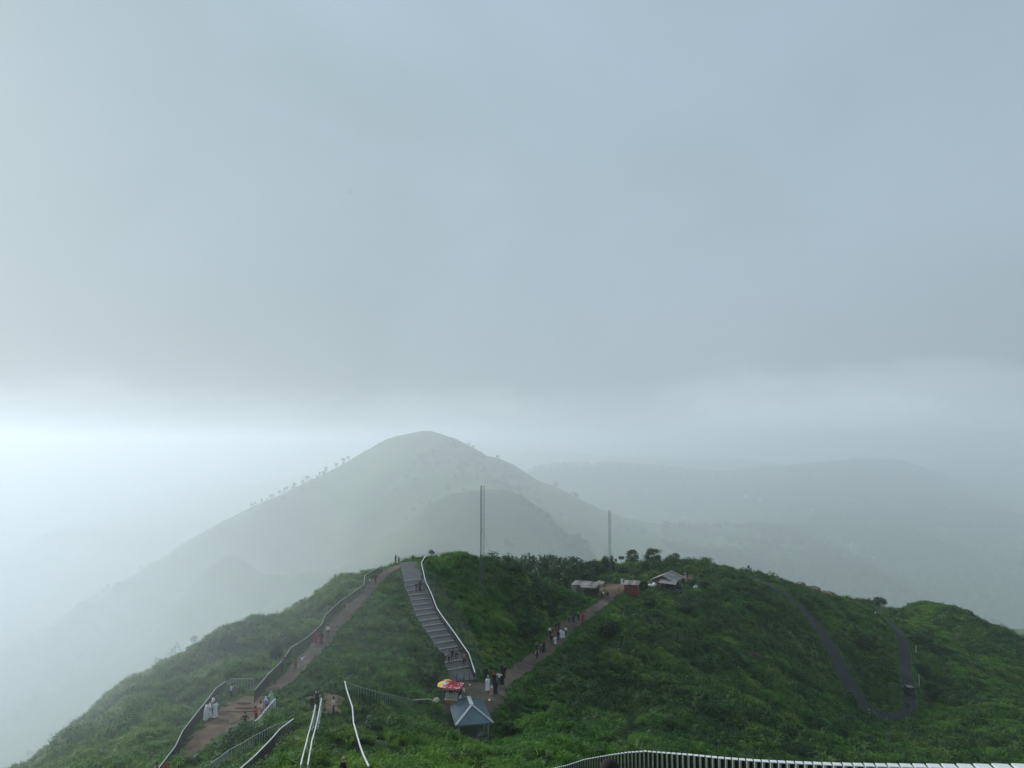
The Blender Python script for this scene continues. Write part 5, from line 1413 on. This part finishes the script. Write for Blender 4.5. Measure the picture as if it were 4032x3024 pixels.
def body_mesh(pose):
    J = dict(BASE); J.update(POSES[pose]); names = list(J)
    me = bpy.data.meshes.new("body_" + pose)
    me.from_pydata([J[n] for n in names], [(names.index(a), names.index(b)) for a, b in SKIN_BONES], [])
    o = bpy.data.objects.new("tmp_body", me); COL.objects.link(o)
    md = o.modifiers.new("skin", 'SKIN'); md.use_smooth_shade = True
    lay = me.skin_vertices[0].data if me.skin_vertices else None
    if lay is None:
        bpy.context.view_layer.objects.active = o
        bpy.ops.mesh.customdata_skin_add(); lay = me.skin_vertices[0].data
    for i, n in enumerate(names):
        r = RAD[n]; lay[i].radius = (r * (1.25 if n in ("chest", "pel") else 1), r * (0.8 if n in ("chest", "pel") else 1)); lay[i].use_root = n == "pel"
    sb = o.modifiers.new("sub", 'SUBSURF'); sb.levels = 1; sb.render_levels = 1
    dg = bpy.context.evaluated_depsgraph_get(); ev = o.evaluated_get(dg); m2 = bpy.data.meshes.new_from_object(ev)
    bpy.data.objects.remove(o); bpy.data.meshes.remove(me)
    segs = [(Vector(J[a]), Vector(J[b]), b) for a, b in SKIN_BONES]
    V = [tuple(v.co) for v in m2.vertices]; F = []; MI = []
    for p in m2.polygons:
        c = p.center; best = None
        for a, b, n in segs:
            d = b - a; t = max(0, min(1, (c - a).dot(d) / d.length_squared)); q = (c - a - d * t).length - .03 * 0
            if best is None or q < best[0]: best = (q, n, t)
        n, t = best[1], best[2]; mi = REGION[n]
        if n in ("chest",) and t < .45: mi = 2 if t < .12 else 1
        if n == "neck" and t < .75: mi = 1
        if n in ("wrl", "wrr"): mi = 1 if t < .55 else 0
        F.append(tuple(p.vertices)); MI.append(mi)
    b = MB(); b.v = V; b.f = F; b.m = MI
    # five bent fingers on each hand, rooted in a palm that ends the forearm
    for s, w, e in ((1, "wrl", "ell"), (-1, "wrr", "elr")):
        wv, evv = Vector(J[w]), Vector(J[e]); d = (wv - evv).normalized(); side = d.cross(Vector((0, -1, 0.15))).normalized(); cur = d.cross(side).normalized()
        b.tube([wv, wv + d * .05, wv + d * .085], [.030, .038, .032], 6, 0)
        for k, (off, L) in enumerate(((-.030, .066), (-.010, .078), (.010, .073), (.029, .057))):
            r0 = wv + d * .07 + side * off
            b.tube([r0, r0 + d * L * .5 + cur * .008, r0 + d * L * .85 + cur * .026], [.0095, .009, .007], 5, 0)
        r0 = wv + d * .02 + side * (-.034); b.tube([r0, r0 + d * .03 - side * .022, r0 + d * .06 - side * .024], [.011, .010, .008], 5, 0)
    # head: skull, jaw, nose, ears, eyes and mouth
    h = Vector(J["head"]) + Vector((0, 0, .03))
    k0 = len(b.v); prof = [(.02, -.135), (.055, -.12), (.072, -.07), (.078, 0), (.074, .06), (.05, .105), (.012, .122)]
    b.lathe(prof, 10, tuple(h), .98, 1.18, 0)
    b.face([h + Vector((-.013, -.088, -.03)), h + Vector((.013, -.088, -.03)), h + Vector((0, -.118, -.028)), ], 0); b.face([h + Vector((-.013, -.088, -.03)), h + Vector((0, -.118, -.028)), h + Vector((0, -.092, .02))], 0); b.face([h + Vector((.013, -.088, -.03)), h + Vector((0, -.092, .02)), h + Vector((0, -.118, -.028))], 0)
    for s in (-1, 1):
        b.box((h.x + s * .03, h.y - .089, h.z + .005), (.018, .008, .009), 0, 4); b.box((h.x + s * .079, h.y + .005, h.z - .01), (.012, .03, .05), 0, 0)
    b.box((h.x, h.y - .086, h.z - .062), (.036, .01, .008), 0, 4)
    me = b.mesh("body", [MATS["p_skin"], MATS["p_shirt"], MATS["p_trousers"], MATS["p_shoes"], MATS["p_hair"]], True)
    return me, J
def pm(name, c, var=0.08): return mat("p_" + name, c, 0.85, var, 14.0)
pm("skin", (.30, .17, .11)); pm("shirt", (.2, .2, .2)); pm("trousers", (.05, .05, .06)); pm("shoes", (.03, .03, .03)); pm("hair", (.012, .010, .009))
CLOTH = dict(white=(.70, .71, .73), black=(.012, .012, .015), navy=(.02, .03, .07), blue=(.12, .24, .48), ltblue=(.38, .52, .62), grey=(.16, .17, .18), ltgrey=(.38, .40, .40), red=(.42, .03, .03), maroon=(.17, .03, .04),
             pink=(.42, .22, .22), brown=(.16, .09, .06), cream=(.62, .55, .46), green=(.30, .42, .34), teal=(.05, .13, .15), orange=(.45, .20, .07), khaki=(.17, .16, .10), yellow=(.6, .45, .1), charcoal=(.035, .037, .042), blond=(.55, .40, .24), shoe=(.5, .5, .5))
for k, c in CLOTH.items(): pm(k, c)
BODY = {k: body_mesh(k) for k in POSES}
def hair_mesh(J, long, seed):
    h = Vector(J["head"]) + Vector((0, 0, .03)); b = MB()
    b.lathe([(.082, -.03), (.090, .02), (.086, .07), (.062, .115), (.02, .136)], 10, (h.x, h.y + .014, h.z), .98, 1.14)
    if long: b.lathe([(.03, -.34), (.07, -.26), (.088, -.12), (.085, .0)], 9, (h.x, h.y + .05, h.z), 1.0, .55)
    return b.mesh("hair", MATS["p_hair"], True)
def robe_mesh(J, full, sit):
    b = MB(); c = Vector(J["chest"]); pl = Vector(J["pel"])
    rings = [(Vector((c.x, c.y, J["neck"][2] - .03)), .085, .07), (Vector((c.x, c.y, J["shl"][2] + .01)), .20, .12), (c, .205, .15), (pl, .20, .165)]
    zs = [.70, .45, .22, .05] if full else [.72, .52, .42]
    if sit: zs = [.42, .30, .12, .04]
    for i, z in enumerate(zs): rings.append((Vector((pl.x, pl.y * (1 - .2 * i) - (.25 if sit else 0), z)), .225 + .022 * i, (.19 + .022 * i) * (1.7 if sit else 1)))
    n = 14; k0 = 0
    for p, rx, ry in rings:
        for j in range(n):
            a = 2 * math.pi * j / n; f = 1 + (.05 * math.sin(5 * a + p.z * 3) if p.z < .8 else 0)
            b.v.append((p.x + rx * f * math.cos(a), p.y + ry * f * math.sin(a), p.z))
    for i in range(len(rings) - 1):
        for j in range(n):
            a, e = i * n + j, i * n + (j + 1) % n
            b.f.append((a, a + n, e + n, e)); b.m.append(0)
    for s, e, w in (("shl", "ell", "wrl"), ("shr", "elr", "wrr")):
        b.tube([J[s], J[e], Vector(J[e]).lerp(Vector(J[w]), .92)], [.088, .072, .078], 8)
    return b
def scarf_mesh(J):
    h = Vector(J["head"]) + Vector((0, 0, .03)); b = MB(); n = 12
    prof = [(.20, -.30, .02), (.165, -.22, .02), (.098, -.13, .022), (.092, -.03, .03), (.096, .04, .022), (.070, .105, .016), (.02, .14, .01)]
    for r, z, dy in prof:
        for j in range(n):
            a = 2 * math.pi * j / n; b.v.append((h.x + r * math.cos(a), h.y + dy + r * 1.05 * math.sin(a), h.z + z))
    for i in range(len(prof) - 1):
        for j in range(n):
            if i in (3,) and math.sin(2 * math.pi * (j + .5) / n) < -.8: continue     # the face stays open
            a, e = i * n + j, i * n + (j + 1) % n; b.f.append((a, e, e + n, a + n)); b.m.append(0)
    return b
PARTS = {}
def shared(kind, pose, flag=False):
    k = (kind, pose, flag)
    if k not in PARTS:
        J = BODY[pose][1]; m = MATS["p_hair"]
        if kind == "hair": PARTS[k] = hair_mesh(J, flag, 0)
        elif kind == "robe": PARTS[k] = robe_mesh(J, flag, pose == "sit").mesh("robe", m, True)
        elif kind == "headscarf": PARTS[k] = scarf_mesh(J).mesh("headscarf", m, True)
        elif kind == "cap":
            h = Vector(J["head"]) + Vector((0, 0, .03)); b = MB(); b.lathe([(.092, .03), (.094, .06), (.084, .11), (.03, .145)], 12, (h.x, h.y + .008, h.z), .98, 1.14); PARTS[k] = b.mesh("cap", m, True)
        elif kind == "backpack":
            c = Vector(J["chest"]); b = MB()
            b.box((c.x, c.y + .20, c.z - .03), (.30, .16, .42)); b.box((c.x, c.y + .295, c.z - .10), (.24, .05, .2))
            for s in (-.1, .1): b.box((c.x + s, c.y + .01, c.z + .135), (.05, .36, .03))
            PARTS[k] = b.mesh("backpack", m)
    return PARTS[k]
def cloth(o, mname, slot=0):
    o.material_slots[slot].link = 'OBJECT'; o.material_slots[slot].material = MATS["p_" + mname]
PEOPLE = 0
def person(u, v, label, shirt="grey", legs="charcoal", pose="stand", face=0.0, h=1.68, robe=None, scarf=None, cap=None, pack=None, long=False, full=True, at_d=None, hair="hair", group=None, lift=0.0, shoes="shoes", dz=0.0):
    """face: direction looked at in degrees, 0 = to the camera, 180 = away"""
    global PEOPLE; PEOPLE += 1
    p = at(u, at_d) if at_d else hit(u, v)
    lift += 0.07
    o = empty("person", p + Vector((0, 0, lift)), math.radians(face), h / 1.76)
    tag(o, label, "person", group)
    b = link("body", BODY[pose][0], o)
    cloth(b, shirt, 1); cloth(b, legs, 2); cloth(b, shoes, 3)
    if robe: cloth(link("robe", shared("robe", pose, full), o), robe)
    if scarf: cloth(link("headscarf", shared("headscarf", pose), o), scarf)
    else:
        hr = link("hair", shared("hair", pose, long), o)
        if hair != "hair": cloth(hr, hair)
    if cap: cloth(link("cap", shared("cap", pose), o), cap)
    if pack: cloth(link("backpack", shared("backpack", pose), o), pack)
    return o
GY, GS, GL, GT, GR, GF, GP, GH, GX = ("people in the earth yard", "people at the narrow stairs", "people on the left path", "people at the top of the ramp", "people on the ramp", "people near the kiosk", "people on the right footpath", "people by the hut and the house", "people on the road and far shoulder")
# earth yard
person(909, 2758, "person in pale blue shirt leaning on the yard's corner fence", "ltblue", "navy", "lean", 150, group=GY)
person(923, 2760, "person in grey shirt and mottled trousers at the yard's corner", "grey", "khaki", "stand", 170, 1.72, group=GY)
person(810, 2838, "person in the longest white robe, nearest of the group at the yard fence", "white", "white", "lean", 140, 1.7, robe="white", group=GY)
person(824, 2828, "person in white robe second in the group at the yard fence", "white", "white", "stand", 130, 1.66, robe="white", group=GY)
person(847, 2828, "long-haired person in white dress facing the group in the yard", "white", "white", "akimbo", 60, 1.6, robe="white", long=True, group=GY)
person(835, 2808, "person in white shirt bending over the yard fence", "white", "grey", "lean", 130, 1.7, group=GY)
person(846, 2802, "person in blue-grey shirt farthest of the group at the yard fence", "teal", "navy", "lean", 120, 1.72, group=GY)
person(963, 2882, "person in dark clothes with hands on hips below the yard terraces", "charcoal", "navy", "akimbo", 180, 1.72, group=GY)
person(1071, 2787, "person in pale green headscarf at the upper end of the slatted rail", "green", "grey", "lean", 250, 1.6, robe="green", scarf="green", full=False, group=GY)
person(1050, 2812, "person in blue top and white scarf behind the slatted rail", "blue", "navy", "lean", 240, 1.6, scarf="white", group=GY)
person(1029, 2830, "person in cream top behind the middle of the slatted rail", "cream", "pink", "lean", 240, 1.6, long=True, group=GY)
person(1008, 2850, "person in red top at the lower end of the slatted rail", "red", "charcoal", "lean", 235, 1.55, group=GY)
person(648, 3092, "person in red headscarf at the bottom of the yard fence", "maroon", "charcoal", "stand", 120, 1.62, scarf="red", robe="maroon", group=GY)
person(614, 3098, "dark-haired person at the bottom edge beside the red headscarf", "charcoal", "charcoal", "stand", 100, 1.68, group=GY)
# stairs and handrails
person(1228, 2812, "person in black standing left of the stair handrails", "black", "charcoal", "stand", 190, 1.7, group=GS)
person(1248, 2790, "person in dark jacket with grey bag at the head of the stairs", "charcoal", "black", "reach", 20, 1.7, pack="ltgrey", group=GS)
person(1312, 2818, "long-haired person in cream top beside the bare earth patch", "cream", "charcoal", "stand", 80, 1.66, long=True, group=GS)
person(1351, 3070, "fair-haired person in black coming up the dark gully", "black", "black", "stand", 150, 1.7, at_d=50, hair="blond", group=GS)
# left path
person(1109, 2650, "person in dark clothes against the railing near the path's lower steps", "teal", "charcoal", "lean", 130, 1.7, group=GL)
person(1163, 2640, "child in brown on the step of the left path", "brown", "charcoal", "stand", 30, 1.25, group=GL)
person(1190, 2628, "long-haired child in white top at the edge of the path step", "white", "green", "reach", 60, 1.3, long=True, group=GL)
person(1291, 2512, "person in white shirt climbing the upper path steps", "white", "charcoal", "walk", 170, 1.7, group=GL)
person(1245, 2534, "person in long red dress by the path railing", "red", "red", "stand", 150, 1.6, robe="red", scarf="maroon", group=GL)
person(1265, 2536, "person in maroon dress beside the red one at the railing", "maroon", "charcoal", "stand", 190, 1.6, robe="maroon", scarf="charcoal", group=GL)
person(1367, 2412, "person in pink sitting at the bend of the left path", "pink", "pink", "stand", 40, 1.5, group=GL)
person(1478, 2302, "tall person in dark clothes near the top of the left path", "charcoal", "charcoal", "walk", 0, 1.75, group=GL)
person(1456, 2303, "small child in white near the top of the left path", "white", "grey", "stand", 0, 1.0, group=GL)
# top of the ramp
person(1517, 2237, "person leaning out with spread arms at the left of the top fence", "charcoal", "charcoal", "akimbo", 150, 1.7, group=GT)
person(1557, 2226, "person looking out over the top fence, second from its left", "charcoal", "black", "photo", 160, 1.72, group=GT)
person(1570, 2226, "shorter person beside the one looking out over the top fence", "grey", "charcoal", "stand", 20, 1.5, group=GT)
person(1626, 2212, "child at the bend of the fence above the ramp", "charcoal", "charcoal", "stand", 180, 1.2, group=GT)
person(1650, 2208, "person photographing over the fence at the very top of the ramp", "black", "black", "photo", 180, 1.72, group=GT)
person(1752, 2190, "person in pale top seated on the slab on the knoll", "grey", "charcoal", "sit", 60, 1.65, lift=.15, group=GT)
person(1764, 2188, "dark figure seated at the right end of the slab on the knoll", "charcoal", "charcoal", "sit", 20, 1.7, lift=.35, group=GT)
# ramp
person(1639, 2336, "left one of three walking down the upper ramp", "charcoal", "charcoal", "walk", 0, 1.55, group=GR, lift=.12)
person(1653, 2332, "middle one of three on the upper ramp, in a long black robe", "black", "black", "walk", 5, 1.72, robe="black", scarf="black", group=GR, lift=.12)
person(1669, 2322, "right one of three on the upper ramp, beside the handrail", "grey", "charcoal", "stride", 0, 1.55, robe="grey", group=GR, lift=.12)
person(1768, 2622, "person in dark vest and white sleeves, leftmost on the lower ramp", "grey", "black", "walk", 180, 1.7, shoes="white", group=GR, lift=.14)
person(1781, 2611, "person in black tracksuit second from left on the lower ramp", "black", "black", "stride", 180, 1.74, group=GR, lift=.14)
person(1796, 2606, "person in khaki jacket in the middle of the lower ramp", "khaki", "black", "walk", 185, 1.72, shoes="white", group=GR, lift=.14)
person(1814, 2604, "person in dark green jacket by the lower ramp's handrail", "charcoal", "grey", "stride", 190, 1.72, group=GR, lift=.14)
person(1828, 2628, "person with orange backpack at the foot of the ramp", "charcoal", "black", "walk", 180, 1.7, pack="orange", shoes="white", group=GR, lift=.14)
# near the kiosk
person(1913, 2678, "person in black at the grass edge right of the ramp's foot", "black", "black", "stand", 170, 1.7, robe="black", group=GF)
person(1945, 2698, "person in red headscarf and black robe behind the white-robed one", "black", "black", "stand", 180, 1.6, robe="black", scarf="red", group=GF)
person(1921, 2722, "person in long white robe and white cap walking from the pavilion", "white", "white", "walk", 180, 1.76, robe="white", cap="white", group=GF)
person(1951, 2732, "person in wide black robe beside the child in pink", "black", "black", "stand", 180, 1.72, robe="black", scarf="black", group=GF)
person(1937, 2741, "child in pink dress and pale blue headscarf", "pink", "pink", "walk", 170, 1.25, robe="pink", scarf="ltblue", group=GF)
person(1966, 2700, "person in white top and dark blue skirt with arms out", "white", "navy", "reach", 170, 1.68, group=GF, robe=None)
person(1978, 2697, "person in black robe right of the white top", "black", "black", "stand", 180, 1.66, robe="black", scarf="black", group=GF)
person(1986, 2672, "tall person in black behind the pair on the footpath's start", "black", "black", "stand", 0, 1.72, group=GF)
person(1976, 2664, "farthest person in black of the cluster at the footpath's start", "charcoal", "black", "stand", 180, 1.72, group=GF)
person(1826, 2757, "person in cream shirt standing at the kiosk's side", "cream", "grey", "reach", 250, 1.62, group=GF)
# right footpath
person(2115, 2599, "lone walker in white sleeves and black backpack on the footpath", "white", "black", "walk", 180, 1.62, pack="black", group=GP)
person(2114, 2566, "person in grey shirt at the grass edge of the footpath", "grey", "black", "walk", 180, 1.7, group=GP)
person(2131, 2562, "child in white top and dark shorts on the footpath", "ltgrey", "charcoal", "walk", 180, 1.2, group=GP)
person(2142, 2570, "person in dark blue robe beside the child on the footpath", "navy", "navy", "walk", 180, 1.7, robe="navy", scarf="black", group=GP, shoes="white")
person(2165, 2508, "broad person in white shirt at the left edge of the path crowd", "white", "black", "stand", 180, 1.75, group=GP)
person(2176, 2504, "person in brown dress next to the broad white shirt", "brown", "cream", "stand", 170, 1.6, robe="brown", full=False, group=GP)
person(2171, 2538, "person in black jacket nearest in the path crowd", "black", "charcoal", "walk", 180, 1.72, group=GP)
person(2186, 2538, "long-haired person in white dress nearest in the path crowd", "white", "white", "walk", 180, 1.45, robe="white", long=True, group=GP)
person(2198, 2524, "person in black in the middle of the path crowd", "black", "charcoal", "stride", 180, 1.75, group=GP)
person(2191, 2490, "person in dark coat at the back of the path crowd", "charcoal", "brown", "stand", 180, 1.7, group=GP)
person(2201, 2484, "person in dark blue at the very back of the path crowd", "navy", "navy", "stand", 180, 1.72, group=GP)
person(2209, 2514, "person in full white robe left of the child in white", "white", "white", "walk", 180, 1.68, robe="white", group=GP)
person(2219, 2512, "child in white between the two white-clad walkers", "white", "white", "walk", 180, 1.3, robe="white", group=GP)
person(2228, 2505, "person in white shirt at the right edge of the path crowd", "white", "charcoal", "stand", 180, 1.7, group=GP)
person(2241, 2459, "person in teal shirt, leftmost of the five on the upper footpath", "teal", "charcoal", "walk", 180, 1.7, group=GP)
person(2258, 2459, "person in dark clothes second of the five on the upper footpath", "charcoal", "navy", "walk", 180, 1.74, group=GP)
person(2266, 2447, "person in blue-black top third of the five on the upper footpath", "navy", "grey", "stride", 180, 1.7, group=GP)
person(2278, 2447, "person in white cap fourth of the five on the upper footpath", "charcoal", "black", "walk", 180, 1.6, cap="white", group=GP)
person(2295, 2449, "person in long red dress on the upper footpath", "red", "red", "stand", 175, 1.58, robe="red", scarf="red", group=GP)
# hut, house
person(2369, 2360, "person in dark clothes left of the white shirt by the hut's plaza", "charcoal", "charcoal", "stand", 180, 1.66, group=GH)
person(2375, 2358, "person in white shirt in the foursome by the hut's plaza", "white", "charcoal", "walk", 180, 1.7, group=GH)
person(2384, 2357, "person in patterned top third in the foursome by the plaza", "khaki", "brown", "walk", 180, 1.7, group=GH)
person(2393, 2360, "person in black rightmost in the foursome by the plaza", "black", "black", "walk", 180, 1.7, group=GH)
person(2334, 2318, "person in white half hidden behind the hut's roof corner", "white", "grey", "stand", 90, 1.7, group=GH)
person(2449, 2302, "person in white standing on the plaza left of the red shed", "white", "white", "stand", 180, 1.7, robe="white", group=GH)
person(2553, 2280, "dark figure leftmost of four beside the house gable", "charcoal", "charcoal", "stand", 30, 1.65, group=GH)
person(2564, 2280, "person in maroon second of four beside the house gable", "maroon", "charcoal", "stand", 10, 1.65, group=GH)
person(2574, 2279, "person in black third of four beside the house gable", "black", "black", "stand", -20, 1.65, group=GH)
person(2582, 2277, "person in dark blue fourth of four beside the house gable", "navy", "black", "stand", -40, 1.65, group=GH)
person(2698, 2280, "person in white trousers in the earth yard right of the house", "charcoal", "white", "stand", 20, 1.7, scarf="white", group=GH)
person(2707, 2280, "person in black standing close to the white trousers right of the house", "black", "black", "stand", -30, 1.72, group=GH)
# road and shoulder
person(3398, 2402, "lone dark figure on the skyline track of the far shoulder", "black", "black", "stand", 0, 1.75, group=GX)
person(3448, 2428, "left one of two in white at the top of the road's right leg", "white", "grey", "walk", 0, 1.7, group=GX)
person(3458, 2430, "right one of two in white at the top of the road's right leg", "white", "charcoal", "walk", 0, 1.7, group=GX)
person(3569, 2792, "left one of two dark walkers below the jeep", "black", "black", "walk", 0, 1.7, group=GX)
person(3579, 2794, "right one of two dark walkers below the jeep, with white shoes", "black", "charcoal", "stride", 0, 1.66, shoes="white", group=GX)
person(3421, 2818, "person in white walking round the hairpin bend", "white", "ltgrey", "walk", 40, 1.7, group=GX)
# one person just below the near fence: only dark hair shows
pt_ = Vector(P(2400, 2985, 6.2))
o_ = empty("person", pt_ + Vector((0, 0, -1.80)), math.radians(180)); tag(o_, "dark-haired head just showing behind the near pickets", "person")
cloth(link("body", BODY["stand"][0], o_), "black", 1); link("hair", shared("hair", "stand", True), o_)
print("people", PEOPLE)
